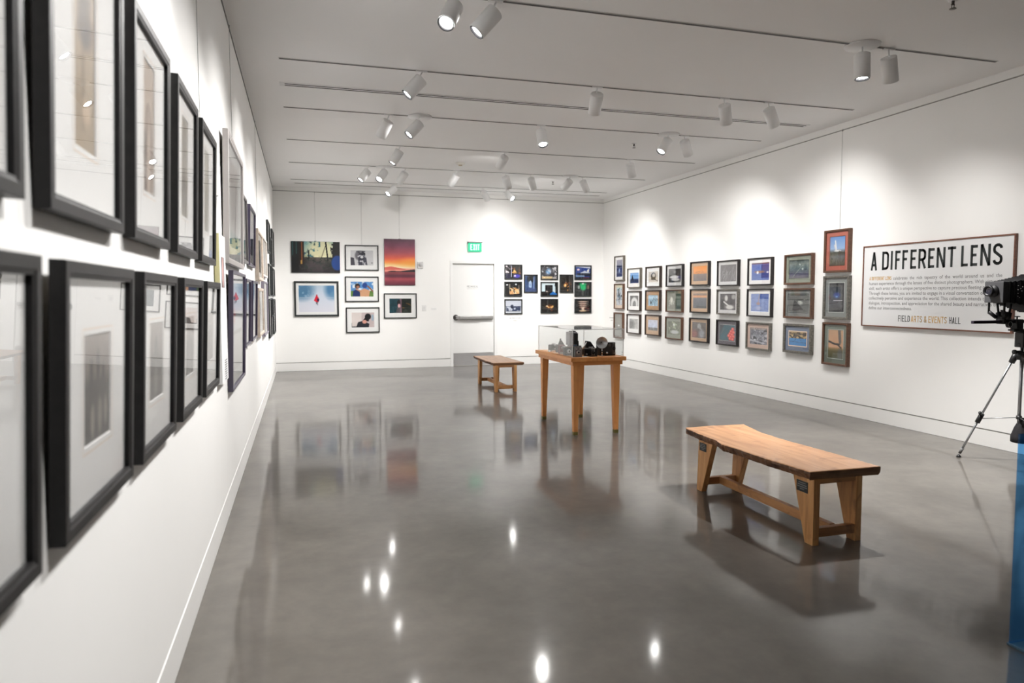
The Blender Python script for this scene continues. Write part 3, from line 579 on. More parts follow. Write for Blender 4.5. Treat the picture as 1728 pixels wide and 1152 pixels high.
p = Pic(90, 66, 36, (232, 222, 218)); p.rect(.45, 0, 1, 1, (206, 190, 190), .8).noise(3, 3, 6).ell(.72, .28, .13, .2, (22, 22, 28), .3).poly([(.48, .55), (.62, .3), (.78, .3), (.76, .6)], (24, 24, 30)).poly([(.2, 1), (.28, .65), (.5, .55), (.78, .75), (.76, 1)], (52, 54, 62)).ell(.57, .62, .10, .13, (226, 168, 152), .4).rect(.88, .15, .97, .55, (150, 186, 210), .7).rect(0, .92, .3, 1, (30, 30, 34)).rect(0, .7, .02, 1, (30, 30, 34))
framed('back', .848, 1.514, .746, 1.258, 'slim black frame, person in a knitted black hat indoors', p, F_BK, .085, .02, d=.03, group='matted photographs hanging around the sunset print', printsize=(.45, .30))
p = Pic(90, 66, 37, (24, 74, 84)); p.noise(5, 5, 16).rect(.52, 0, 1, 1, (26, 40, 30)).noise(12, 12, 26, (.5, 0, 1, 1)).rect(.48, 0, .56, 1, (170, 120, 136), .7).ell(.43, .3, .07, .2, (28, 22, 30), .4).ell(.44, .5, .06, .14, (226, 180, 180), .4).poly([(.28, 1), (.35, .65), (.48, .6), (.5, 1)], (92, 88, 92)).blot(10, 10, .68, (120, 90, 50), (.55, .3, 1, 1))
framed('back', 1.607, 2.277, 1.029, 1.541, 'slim black frame, dark teal photograph split by a pink post, under the sunset', p, F_BK, .085, .02, d=.03, group='matted photographs hanging around the sunset print', printsize=(.45, .30))
# night photographs, eleven
GN = 'small night photographs grouped beside the exit door'
def night(a0, a1, z0, z1, label, p): framed('back', a0, a1, z0, z1, label, p, F_BK, 0, .022, d=.03, group=GN, glass=True)
def N(seed, W=58, Hh=46, bg=(20, 20, 24)): return Pic(W, Hh, seed, bg)
p = N(41).noise(8, 8, 30).blot(6, 6, .5, (150, 96, 60), (.35, .1, 1, .65), .15).blot(8, 8, .6, (240, 190, 110), (.4, .15, .95, .6), .1).rect(.36, 0, .39, .9, (200, 200, 225)).blot(5, 5, .55, (235, 225, 230), (0, .0, .34, .7), .1).ell(.72, .82, .22, .14, (70, 60, 180), .5).ell(.6, .8, .06, .07, (230, 220, 255)).rect(0, .62, .3, 1, (52, 52, 90), .7)
night(4.169, 4.567, 1.839, 2.156, 'black-framed busy evening street full of warm lights, top of the first column', p)
p = N(42).noise(6, 6, 8).ell(.13, .18, .06, .05, (240, 240, 240)).ell(.68, .14, .055, .06, (225, 230, 235)).rect(.27, .1, .31, .8, (190, 188, 170)).poly([(.3, .42), (.9, .5), (.86, .85), (.3, .9)], (232, 180, 128)).line(.38, .62, .66, .42, .05, (190, 130, 60)).blot(8, 8, .55, (250, 232, 190), (.3, .4, .9, .85), .1).blot(8, 8, .58, (60, 40, 30), (.3, .4, .9, .9), .1).rect(.82, .2, .9, .7, (150, 140, 128), .7)
night(4.163, 4.56, 1.471, 1.790, 'black-framed lit shopfront against black, middle of the first column', p)
p = N(43, bg=(205, 210, 220)); p.rect(0, .45, 1, .52, (120, 130, 150), .6).blot(7, 5, .42, (66, 78, 104), (.05, .45, .95, .88), .1).ell(.42, .5, .1, .14, (50, 58, 80), .5).ell(.3, .66, .06, .08, (205, 212, 225)).ell(.58, .66, .06, .07, (205, 212, 225)).rect(0, .88, 1, 1, (220, 224, 230), .7).rect(.05, .82, .9, .88, (70, 80, 105))
night(4.168, 4.567, 1.094, 1.415, 'black-framed pale blue-grey harbour scene, lightest of the night group', p)
p = N(44, 42, 58, (70, 92, 130)); p.noise(4, 5, 26).ell(.5, .2, .28, .25, (32, 36, 38), .5).poly([(.35, .4), (.5, .3), (.58, .45), (.56, .75), (.35, .72)], (190, 210, 235), .85).rect(.42, .5, .48, .68, (80, 110, 150)).rect(.72, .1, .78, .8, (150, 175, 220), .7).rect(.85, 0, 1, 1, (40, 46, 50), .7).rect(0, .8, 1, 1, (70, 84, 130), .6)
night(4.604, 4.917, 1.552, 1.945, 'black-framed upright photograph of a blue-lit alley', p)
p = N(45, bg=(78, 78, 84)); p.noise(10, 8, 50).ell(.45, .42, .16, .22, (110, 160, 205), .7).blot(9, 8, .58, (210, 210, 215), soft=.1).blot(7, 7, .6, (36, 34, 38), soft=.1).rect(.05, .8, .7, .98, (240, 214, 160), .8).rect(.72, .88, .95, .98, (225, 215, 210), .8)
night(4.983, 5.384, 1.832, 2.153, 'black-framed grey clutter of machinery over yellow-lit windows', p)
p = N(46, bg=(14, 14, 16)); p.rect(0, 0, .95, .18, (222, 236, 240)).rect(.02, .1, .25, .72, (214, 232, 238)).rect(.72, .1, .9, .75, (210, 228, 236)).rect(.25, .18, .7, .72, (34, 32, 36)).poly([(.88, 0), (1, 0), (1, .4), (.85, .25)], (16, 18, 20)).poly([(.5, .92), (.75, .68), (1, .86), (1, .94)], (26, 116, 190)).rect(0, .68, .5, 1, (18, 18, 20), .8).ell(.35, .68, .06, .05, (210, 190, 180), .6)
night(4.985, 5.384, 1.470, 1.787, 'black-framed white doorway with a blue car, centre of the night group', p)
p = N(47, bg=(40, 38, 36)); p.noise(4, 4, 12).rect(.35, 0, .42, 1, (62, 58, 54), .6).ell(.52, .55, .25, .16, (110, 70, 40), .7).dots(16, (.32, .45, .75, .7), (240, 190, 120), .03).ell(.36, .5, .06, .05, (255, 235, 200)).dots(5, (.5, .7, .75, .9), (150, 90, 60), .03)
night(4.986, 5.387, 1.104, 1.419, 'black-framed dark photograph with one cluster of amber lights, bottom of the middle column', p)
p = N(48, 42, 58, (44, 38, 34)); p.noise(5, 7, 18).rect(.5, 0, .56, 1, (24, 20, 18), .7).ell(.4, .6, .12, .10, (250, 190, 110), .6).ell(.42, .6, .05, .06, (255, 235, 180)).dots(10, (.15, .4, .9, .6), (180, 110, 50), .04).dots(7, (.55, .5, .8, .95), (225, 160, 80), .03).rect(.75, 0, .95, 1, (84, 78, 74), .5)
night(5.427, 5.742, 1.551, 1.949, 'black-framed upright photograph of an amber lantern in the dark', p)
p = N(49, bg=(32, 72, 148)); p.poly([(0, 0), (1, 0), (1, .18), (0, .04)], (210, 214, 228)).noise(3, 3, 8).ell(.2, .27, .09, .08, (236, 206, 214), .4).dots(4, (.62, .25, .98, .4), (240, 236, 226), .05).poly([(.35, .5), (.6, .38), (.95, .5), (.95, .58), (.35, .58)], (206, 214, 230)).rect(.1, .55, 1, .78, (40, 42, 52), .85).rect(.02, .72, .6, .82, (150, 180, 210), .8).rect(0, .84, 1, 1, (26, 28, 38)).rect(.55, .88, .9, .94, (170, 50, 70), .6)
night(5.775, 6.176, 1.836, 2.155, 'black-framed blue dusk market with a white tent', p)
p = N(50, bg=(48, 50, 50)); p.noise(6, 6, 16).ell(.5, .1, .22, .3, (32, 190, 120), .6).ell(.52, .4, .18, .2, (40, 200, 130), .7).ell(.5, .05, .07, .08, (230, 255, 240)).rect(.18, .22, .3, .45, (205, 215, 212), .8).rect(.8, .2, .92, .45, (170, 140, 120), .7).rect(.47, .5, .53, 1, (140, 146, 142), .7).rect(.2, .5, .3, .95, (90, 92, 92), .7).rect(.7, .5, .9, 1, (30, 30, 32), .7)
night(5.776, 6.176, 1.468, 1.789, 'black-framed interior lit by a bright green light', p)
p = N(51, bg=(28, 26, 26)); p.noise(7, 7, 24)
for i, q in enumerate((.12, .26, .40, .54)): p.ell(.5, q + .04, .30 - .03 * i + .04, .035, (232, 206, 186), .7).ell(.5, q + .11, .24, .02, (110, 50, 46), .7)
p.ell(.52, .72, .12, .12, (236, 214, 196), .7).ell(.5, .88, .26, .05, (246, 214, 176), .6).dots(8, (.1, .3, .9, .9), (130, 60, 50), .03).line(.75, .3, .98, .5, .02, (90, 96, 84))
night(5.778, 6.178, 1.099, 1.417, 'black-framed glowing tiered lights like a pagoda, lowest near the corner', p)

# ------------------------------------------------------------------ left wall pictures
def sepia(seed, kind):
    p = Pic(48, 90, seed, (186, 172, 152)); p.noise(5, 9, 12)
    if kind == 0: p.ell(.5, .15, .3, .12, (120, 110, 98), .9).ell(.55, .33, .32, .10, (112, 100, 90), .8).rect(.35, .3, .55, .9, (150, 136, 118), .5).ell(.6, .78, .2, .07, (214, 196, 176), .6).ell(.55, .38, .14, .05, (90, 80, 72), .7)
    if kind == 1: p.a[:] = (196, 182, 168); p.ell(.5, .5, .42, .25, (214, 202, 190), .15).ell(.5, .52, .36, .22, (168, 152, 140), .15).rect(.14, .5, .86, 1, (158, 142, 132), .8).ell(.55, .75, .16, .3, (214, 200, 188), .7).rect(.1, .55, .3, 1, (110, 98, 90), .6)
    if kind == 2: p.a[:] = (176, 170, 158); p.noise(6, 10, 22).line(.5, 0, .4, .5, .02, (84, 78, 70)).line(.4, .5, .7, .9, .02, (84, 78, 70)).line(.45, .3, .8, .1, .014, (90, 84, 76)).ell(.5, .75, .35, .2, (120, 112, 102), .9).ell(.45, .25, .3, .14, (140, 132, 120), .9)
    if kind == 3: p.a[:] = (182, 178, 166); p.noise(4, 9, 20).rect(.3, .2, .7, 1, (128, 122, 112), .7).ell(.5, .3, .3, .15, (206, 200, 190), .6)
    p.a = (p.a - 150) * 1.25 + 125; return p
def dusky(seed, kind):
    p = Pic(60, 66, seed).grad([(0, (206, 192, 182)), (.35, (176, 164, 156)), (.5, (96, 90, 86)), (1, (82, 78, 74))]); p.noise(5, 5, 16)
    for q in (((.3, .35, .06, .12), (.55, .3, .06, .14), (.75, .38, .05, .1)), ((.5, .4, .12, .2),), ((.5, .45, .2, .16),), ((.4, .5, .2, .2),))[kind]: p.ell(*q, (56, 50, 48), .6)
    if kind == 0: p.rect(.2, .42, .84, .95, (72, 66, 62), .5).ell(.35, .8, .07, .16, (206, 196, 186), .5).ell(.62, .78, .08, .18, (190, 180, 170), .5).ell(.85, .75, .05, .15, (200, 190, 180), .5)
    if kind == 1: p.ell(.5, .75, .16, .25, (205, 200, 196), .8).rect(.1, .5, .9, 1, (92, 88, 86), .3)
    if kind >= 2: p.poly([(.3, 1), (.5, .35), (.8, 1)], (214, 210, 206), .6).noise(6, 6, 14)
    p.a *= .72; return p
GB = 'deep black frames in two rows on the left wall'
ux = [(.865, 1.465), (1.60, 2.20), (2.33, 2.915), (3.08, 3.655), (3.80, 4.40)]
nm = ['nearest and cut off', 'second along', 'third along', 'fourth along', 'fifth and farthest']
up = ['a pale figure study', 'a sepia study of a standing figure', 'a sepia archway', 'sepia tree branches', 'a faint grey study']
lo = ['a pale print', 'dusky print of a row of dark figures', 'dusky print of one pale shape', 'print holding a pale triangle', 'print of a soft grey mound']
for i, (a0, a1) in enumerate(ux):
    framed('left', a0, a1, 1.672, 2.372, 'black frame in the upper row, ' + nm[i] + ', ' + up[i], sepia(60 + i, max(0, i - 1)), FRAMEBLK, .1, .036, d=.034, group=GB, printsize=(.165, .42), gap=.010, tilt=.032, cz=.03, line=(M_CLN, .014, .003))
    framed('left', a0, a1, .990, 1.574, 'black frame in the lower row, ' + nm[i] + ', ' + lo[i], dusky(70 + i, (0, 0, 1, 2, 3)[i]), FRAMEBLK, .1, .036, d=.034, group=GB, printsize=(.225, .255), gap=.010, tilt=.038, line=(M_CLN, .014, .003))
# silver and purple framed group
F_SIL = mat('silver_frame', (.50, .47, .46), .38, .55); F_VIO = mat('violet_black_frame', (.055, .045, .08), .3); F_CRM = noisy('pale_wood_frame', (.50, .42, .35), (.62, .54, .46), 20, (.5, .6), 4)
p = Pic(50, 70, 81).grad([(0, (196, 188, 184)), (.3, (170, 160, 156)), (.33, (188, 180, 178)), (.8, (205, 200, 198)), (.82, (120, 150, 146)), (1, (96, 132, 128))]); p.noise(4, 5, 8).ell(.5, .5, .3, .3, (160, 152, 150), .8)
framed('left', 5.10, 6.38, 1.72, 2.61, 'large silver frame holding a tall pale grey study with a green foot', p, F_SIL, .1, .04, d=.040, tilt=.02, group=None, printsize=(.66, .62), gap=.012)
p = Pic(40, 50, 82).grad([(0, (206, 190, 186)), (.6, (176, 160, 158)), (.65, (74, 84, 94)), (1, (60, 66, 78))]); p.noise(5, 5, 14)
framed('left', 6.48, 7.05, 1.795, 2.39, 'slim grey frame beside the big silver one, pinkish print over dark slate', p, mat('grey_frame', (.16, .15, .15), .35, .3), .07, .022, d=.035)
p = Pic(40, 50, 83).grad([(0, (206, 210, 222)), (.45, (190, 176, 196)), (.5, (46, 74, 120)), (1, (24, 44, 88))]); p.noise(5, 5, 12)
framed('left', 7.26, 8.12, 1.795, 2.38, 'violet-black frame with a white mat and deep blue print, upper row', p, F_VIO, .10, .022, d=.032, tilt=.03)
p = Pic(60, 60, 84).grad([(0, (214, 220, 232)), (.25, (196, 204, 222)), (.3, (226, 230, 238)), (.52, (216, 220, 230)), (.53, (40, 40, 48)), (.565, (40, 40, 48)), (.57, (222, 220, 220)), (1, (196, 192, 188))]); p.noise(4, 4, 5)
p.rect(.0, .18, 1, .22, (150, 160, 180), .6).poly([(.14, .28), (.24, .24), (.34, .3), (.32, .42), (.2, .46), (.1, .4)], (214, 44, 66)).rect(.18, .44, .26, .5, (60, 50, 70))
framed('left', 5.19, 6.31, .833, 1.675, 'violet-black frame, tallest of the lower row, a red coat glowing in its print', p, F_VIO, .10, .022, d=.036, tilt=.026, printsize=(.86, .62))
for (a0, a1, lab, s) in ((6.50, 7.11, 'violet-black frame directly after the red coat print, misty blue shore', 85), (7.38, 8.12, 'violet-black frame last of its row, misty blue shore with dark posts', 86)):
    p = Pic(40, 50, s).grad([(0, (205, 214, 232)), (.28, (150, 172, 208)), (.32, (92, 110, 150)), (.35, (196, 208, 228)), (.5, (208, 212, 224)), (.52, (44, 44, 50)), (.56, (44, 44, 50)), (.58, (224, 222, 222)), (1, (206, 204, 204))]); p.noise(4, 4, 6)
    framed('left', a0, a1, 1.048, 1.648, lab, p, F_VIO, .07, .022, d=.034, tilt=.03)
p = Pic(30, 50, 87).grad([(0, (206, 196, 190)), (.4, (140, 160, 172)), (.6, (150, 168, 176)), (1, (206, 196, 190))]); p.noise(4, 4, 10)
framed('left', 8.53, 9.54, 1.68, 2.262, 'pale wood frame in the upper row with a soft blue-grey print', p, F_CRM, .12, .035, d=.045, matm=M_CRM)
p = Pic(30, 50, 88, (206, 204, 204)); p.noise(4, 4, 10).rect(.4, .1, .6, .9, (170, 170, 176), .6).ell(.55, .55, .08, .05, (40, 40, 44))
framed('left', 8.45, 9.47, 1.028, 1.585, 'pale wood frame in the lower row with a white mat', p, F_CRM, .12, .035, d=.045)
p = Pic(30, 50, 89, (212, 204, 202)); p.noise(4, 4, 8)
framed('left', 9.62, 10.93, 1.752, 2.285, 'off-white frame with a cream print, beyond the upper pale wood frame', p, mat('offwhite_frame', (.55, .52, .49), .5), .12, .03, d=.035, matm=M_CRM)
p = Pic(30, 50, 90, (218, 214, 216)); p.noise(4, 4, 8).rect(0, .4, 1, .6, (200, 200, 204))
framed('left', 9.68, 10.80, .966, 1.69, 'grey-violet frame around a nearly white print, lower row', p, mat('grey_violet_frame', (.18, .16, .20), .4), .12, .025, d=.04)
GF = 'slim black frames stacked three high at the far end of the left wall'
k = 0
ld = [('slim black frame at the far end, highest, nearest column', 'slim black frame at the far end, midheight, nearest column', 'slim black frame at the far end, lowest, nearest column'),
      ('slim black frame at the far end, top of the middle column', 'slim black frame at the far end, centre of the middle column', 'slim black frame at the far end, foot of the middle column'),
      ('slim black frame closest to the back corner, highest', 'slim black frame closest to the back corner, midheight', 'slim black frame closest to the back corner, lowest')]
for ci, (a0, a1, rows) in enumerate(((11.45, 12.22, ((2.18, 2.66), (1.49, 1.99), (.84, 1.45))), (12.38, 12.85, ((2.03, 2.46), (1.49, 2.0), (1.145, 1.455))), (13.10, 13.92, ((2.03, 2.67), (1.485, 1.98), (.815, 1.435))))):
    for ri, (z0, z1) in enumerate(rows):
        p = Pic(26, 26, 91 + k, (196, 206, 200)); p.noise(4, 4, 20).rect(0, .5, 1, 1, (130, 146, 136), .5); k += 1
        framed('left', a0, a1, z0, z1, ld[ci][ri], p, F_BK, .08, .02, d=.032, group=GF)

# poster board on the left wall, hung from a nail by a cord
t = thing('poster_board', 'white text board hanging by a cord from a nail, after the black frames', 'poster', (XL, 4.76, 1.40), (0, 0, math.pi / 2))
bm = BM(); add_box(bm, -.18, .18, -.032, -.004, -.44, .475); fin('board', bm, mat('board_white', (.82, .82, .83), .6), t)
bm = BM(); add_box(bm, -.1840, -.1803, -.034, -.004, .13, .474); fin('board_edge', bm, mat('board_edge_yellow', (.70, .66, .36), .7), t)
p = Pic(24, 40, 99, (60, 44, 48)); p.ell(.5, .5, .3, .55, (214, 176, 172), .5).noise(4, 4, 8)
print_mesh('portrait_photograph', p, .15, .19, -.0330, t, .0, .245)
bm = BM()
for i in range(9):
    for j in range(3): add_box(bm, -.02 + j * .045, .018 + j * .045 - (.01 if (i + j) % 3 == 0 else 0), -.0334, -.0328, -.305 - i * .0145, -.311 - i * .0145)
fin('printed_text', bm, mat('grey_ink', (.12, .12, .13), .8), t)
bm = BM(); add_tube(bm, (-.15, -.01, .477), (0, -.012, .715), .0012, n=6); add_tube(bm, (.15, -.01, .477), (0, -.012, .715), .0012, n=6)
fin('cord', bm, mat('pale_cord', (.55, .55, .55), .7), t)
bm = BM(); add_tube(bm, (0, .0, .716), (0, -.02, .720), .003, n=8); fin('nail', bm, WIRE, t)

# hanging wires from the picture rail
def wire(wall, a, z0, z1, label, off=.006):
    bm = BM(); q = {'back': (a, YB - off), 'right': (XR - off, a), 'left': (XL + off, a)}[wall]
    add_tube(bm, (q[0], q[1], z0), (q[0], q[1], z1), .0016, n=6)
    add_box(bm, q[0] - .006, q[0] + .006, q[1] - .005, q[1] + .005, z1 - .008, z1 + .012)
    tag(fin('hanging_wire', bm, WIRE), label, 'wire', 'picture hanging wires')
wire('back', .282, 2.575, RZ0, 'thin steel wire running up from the forest print')
wire('back', 1.18, 2.51, RZ0, 'thin steel wire running up from the headwear portrait')
wire('back', 1.94, 2.658, RZ0, 'thin steel wire running up from the sunset print')
wire('left', 5.98, 2.62, 3.575, 'thin steel wire running up from the large silver frame')
wire('left', 4.10, 2.41, 3.575, 'thin steel wire above the fifth upper black frame')
wire('left', 9.10, 2.27, 3.575, 'thin steel wire above the pale wood frame')
wire('right', 7.31, 2.32, RZ0, 'thin steel wire above the salmon-matted heron frame')

# title board on the right wall
t = thing('title_board', 'white title board reading A DIFFERENT LENS in a thin wooden frame', 'sign', (XR, 6.885, 0), (0, 0, -math.pi / 2))
SW, SZ0, SZ1 = 1.872, 1.128, 2.072
bm = BM(); add_box(bm, .012, SW - .012, -.026, -.004, SZ0 + .012, SZ1 - .012); fin('board', bm, mat('title_board_white', (.74, .745, .75), .5), t)
bm = BM(); loops = []
for (r, y) in ((0, -.003), (0, -.034), (.014, -.034), (.014, -.026), (.014, -.003)):
    loops.append([bm.verts.new(q) for q in ((r, y, SZ0 + r), (SW - r, y, SZ0 + r), (SW - r, y, SZ1 - r), (r, y, SZ1 - r))])
for a, c in zip(loops, loops[1:] + loops[:1]):
    for i in range(4): bm.faces.new((a[i], a[(i + 1) % 4], c[(i + 1) % 4], c[i]))
fin('wooden_frame', bm, wood('walnut_frame', (.10, .035, .02), (.16, .06, .035), (.24, .10, .06), 2, .45, 'X'), t)
INK = mat('black_ink', (.015, .02, .02), .5); ORA = mat('ochre_ink', (.68, .40, .10), .5); GRYI = mat('soft_grey_ink', (.13, .13, .13), .6)
yt = -.0268
sp = [(.118, .211), (.282, .384), (.409, .435), (.467, .543), (.567, .644), (.675, .757), (.781, .883), (.905, .986), (.011 + 1, 1.121), (1.144, 1.241), (1.299, 1.38), (1.404, 1.483), (1.511, 1.624), (1.643, 1.748)]
bm = BM(); letters(bm, 'ADIFFERENTLENS', sp, 1.782, .212, yt, .066); fin('title_lettering', bm, INK, t, recalc=False)
LN = ['celebrates  the  rich  tapestry  of  the  world  around  us  and  the', 'human experience through the lenses of five distinct photographers. With virtuosic',
      'skill, each artist offers a unique perspective to capture precious fleeting moments.', 'Through these lenses, you are invited to engage in a visual conversation on how we',
      'collectively perceive and experience the world. This collection intends to inspire', 'dialogue, introspection, and appreciation for the shared beauty and narratives that', 'define our interconnectedness.']
lines_ = [text_part('paragraph_text', s, .452 if i == 0 else .103, .718 if i == 6 else 1.75, 1.668 - i * .0565, .052, yt, GRYI, t) for i, s in enumerate(LN)]
bm = BM()
for o in lines_:
    bm.from_mesh(o.data); bpy.data.objects.remove(o)
o = fin('paragraph_text', bm, GRYI, t, recalc=False)
bm = BM(); letters(bm, 'A DIFFERENT LENS', even('A DIFFERENT LENS', .104, .427), 1.668, .040, yt, .07); fin('orange_lead_words', bm, ORA, t, recalc=False)
bm = BM(); letters(bm, 'FIELD', even('FIELD', .539, .699), 1.198, .070, yt, .055); letters(bm, 'HALL', even('HALL', 1.192, 1.326), 1.198, .070, yt, .055); fin('hall_name', bm, INK, t, recalc=False)
bm = BM(); letters(bm, 'ARTS & EVENTS', even('ARTS & EVENTS', .713, 1.165), 1.198, .070, yt, .055); fin('orange_hall_name', bm, ORA, t, recalc=False)

# wall texts beside groups (too small to read in the photo)
def wall_text(wall, a, z, w, label):
    t = thing('wall_caption', label, 'caption', wall_place(wall, a, a, z, z), (0, 0, WALLROT[wall]))
    rng = random.Random(int(a * 100)); bm = BM(); x = -w / 2
    while x < w / 2 - .012:
        k = rng.choice((.006, .010, .013)); add_box(bm, x, x + k, -.0012, 0, .006, .026); x += k + rng.choice((.006, .006, .016))
    x = -w * .18
    while x < w * .18:
        k = rng.choice((.006, .009)); add_box(bm, x, x + k, -.0012, 0, -.046, -.032); x += k + .006
    fin('lettering', bm, mat('caption_ink', (.30, .29, .28), .7), t)
wall_text('back', 4.414, .99, .26, 'small grey lettering on the wall under the pale harbour photograph')
wall_text('right', 14.05, .99, .22, 'small grey lettering on the wall beside the corner column of pictures')

# exit sign over the door
t = thing('exit_sign', 'glowing green EXIT sign above the white door', 'exit sign', (3.515, YB, 2.50))
bm = BM(); add_box(bm, -.155, .155, -.075, -.002, .098, .118); add_tube(bm, (-.16, -.04, .104), (-.135, -.04, .104), .018); fin('housing', bm, mat('exit_housing', (.18, .18, .18), .35, .7), t, .003)
bm = BM(); add_box(bm, -.145, .145, -.043, -.037, -.085, .098); fin('lit_panel', bm, mat('exit_green', (.01, .22, .11), .3, emis=(.01, .50, .25), estr=1.0), t)
bm = BM(); letters(bm, 'EXIT', even('EXIT', -.10, .10, .35), -.055, .125, -.0438, .10)
fin('letters', bm, mat('exit_letters', (.5, .7, .6), .4, emis=(.30, .85, .58), estr=1.0), t, recalc=False)
# fire strobe, switch, plate
t = thing('fire_strobe', 'white wall strobe and speaker beside the sunset print', 'alarm', (2.362, YB, 2.122))
bm = BM(); add_box(bm, -.058, .058, -.03, -.002, -.07, .07); fin('base', bm, mat('device_white', (.66, .65, .64), .4), t, .006)
bm = BM(); add_lathe(bm, (.004, -.03, .012), (0, -1, 0), [(0, .045), (.018, .040), (.022, 0)], 20); fin('round_cover', bm, mat('device_grey', (.55, .54, .54), .4), t)
t = thing('light_switch', 'white light switch plate on the back wall left of the door', 'switch', (2.435, YB, 1.237))
bm = BM(); add_box(bm, -.044, .044, -.012, -.001, -.06, .06); fin('plate', bm, mat('switch_white', (.78, .78, .77), .35), t, .003)
bm = BM(); add_box(bm, -.016, .016, -.017, -.012, -.032, .032); fin('rocker', bm, mat('rocker_white', (.7, .7, .7), .3), t, .002)
t = thing('thermostat_plate', 'flat white blank plate between the light switch and the door', 'plate', (2.638, YB, 1.22))
bm = BM(); add_box(bm, -.055, .055, -.006, -.001, -.022, .022); fin('plate_face', bm, mat('switch_white', (.78, .78, .77), .35), t, .002)
# door wording
t = dr
text_part('door_lettering', 'MECHANICAL', 3.36, 3.60, 1.665, .058, YB + .0545, mat('door_ink', (.10, .10, .10), .6), dr)
text_part('door_lettering_small', 'authorized personnel', 3.36, 3.60, 1.632, .026, YB + .0545, mat('door_ink_pale', (.35, .35, .35), .6), dr)

# ------------------------------------------------------------------ ceiling tracks, spotlights, diffusers
NB = ['overhead, behind the camera', 'overhead, just out of the view', 'nearest', 'second from the camera', 'third from the camera', 'fourth from the camera', 'fifth from the camera', 'farthest, close to the back wall']
for i, ty in enumerate((1.6, 3.31, 5.03, 6.77, 8.47, 10.18, 11.90, 13.60)):
    t = thing('ceiling_track', 'recessed lighting track in the white ceiling, ' + NB[i], 'light track', (0, ty, H), group='recessed lighting tracks')
    bm = BM(); add_box(bm, -.155, 6.12, -.019, .019, -.004, -.0005); fin('track_rim', bm, mat('track_rim_white', (.62, .61, .60), .5), t)
    bm = BM(); add_box(bm, -.150, 6.115, -.011, .011, -.0055, -.004); fin('track_slot', bm, mat('track_slot', (.07, .065, .065), .6), t)
t = thing('slot_diffuser', 'long twin-slot air diffuser with a white end cap between the second and third tracks', 'air diffuser', (0, 7.566, H))
bm = BM(); add_box(bm, -.17, 6.14, -.060, .060, -.006, -.0005); fin('diffuser_frame', bm, WHITEMET, t)
for s in (-.027, .027):
    bm = BM(); add_box(bm, -.12, 6.10, s - .011, s + .011, -.0072, -.006); fin('air_slot', bm, DARK, t)
t = thing('slot_diffuser', 'single-slot air diffuser along the back wall ceiling', 'air diffuser', (0, 14.05, H))
bm = BM(); add_box(bm, -.10, 6.16, -.03, .03, -.005, -.0005); fin('diffuser_frame', bm, WHITEMET, t)
bm = BM(); add_box(bm, -.08, 6.14, -.015, .015, -.0065, -.005); fin('air_slot', bm, mat('slot_dark_grey', (.05, .045, .04), .6), t)

LENS = mat('lamp_lens', (1, 1, 1), .3, emis=(1, .98, .95), estr=110)
BODY = mat('spotlight_white', (.86, .865, .87), .4)
Lb, Rb = .212, .065
for (bp_, d_, can, pw, lab, ang) in LAMPS:
    d = Vector(d_).normalized(); Bk_ = Vector(bp_); t = thing('track_spotlight', lab, 'spotlight', (Bk_.x, Bk_.y, H), group='white can spotlights on the ceiling tracks')
    o = Bk_ - Vector((Bk_.x, Bk_.y, H))
    bm = BM(); add_lathe(bm, o, d, [(0, 0), (0, Rb - .004), (.004, Rb), (Lb, Rb), (Lb, Rb - .004), (Lb - .012, Rb - .006)], 28); c_ = fin('lamp_can', bm, BODY, t)
    bm = BM(); add_lathe(bm, o, d, [(Lb - .001, Rb - .005), (Lb + .0015, Rb - .007), (Lb + .0015, Rb - .012), (Lb - .018, Rb - .020)], 28); fin('bezel', bm, mat('bezel_black', (.02, .02, .022), .4), t)
    bm = BM(); add_lathe(bm, o, d, [(Lb - .015, 0), (Lb - .015, Rb - .0205)], 28); fin('lens', bm, LENS, t)
    sx = Vector((o.x, o.y, -.012)) - Vector((d.x, d.y, 0)) * .01
    bm = BM(); add_tube(bm, sx, o + d * .05 + Vector((0, 0, Rb * .4)), .006, n=8); fin('stem', bm, BODY, t)
    bm = BM()
    if can: add_lathe(bm, (0, 0, -.0005), (0, 0, -1), [(0, 0), (0, .145), (.014, .140), (.016, 0)], 30)
    else: add_box(bm, -.055, .055, -.016, .016, -.014, -.0058)
    fin('canopy' if can else 'track_adapter', bm, WHITEMET, t)
    ld_ = bpy.data.lights.new('spot', 'SPOT'); ld_.energy = SPOT_W * pw; ld_.color = SPOT_COL; ld_.spot_size = math.radians(2 * ang); ld_.spot_blend = 1.0; ld_.shadow_soft_size = .035
    lo_ = bpy.data.objects.new('spot_light', ld_); COL.objects.link(lo_); lo_.parent = t
    lo_.location = o + d * (Lb + .006); lo_.rotation_euler = d.to_track_quat('-Z', 'Y').to_euler()

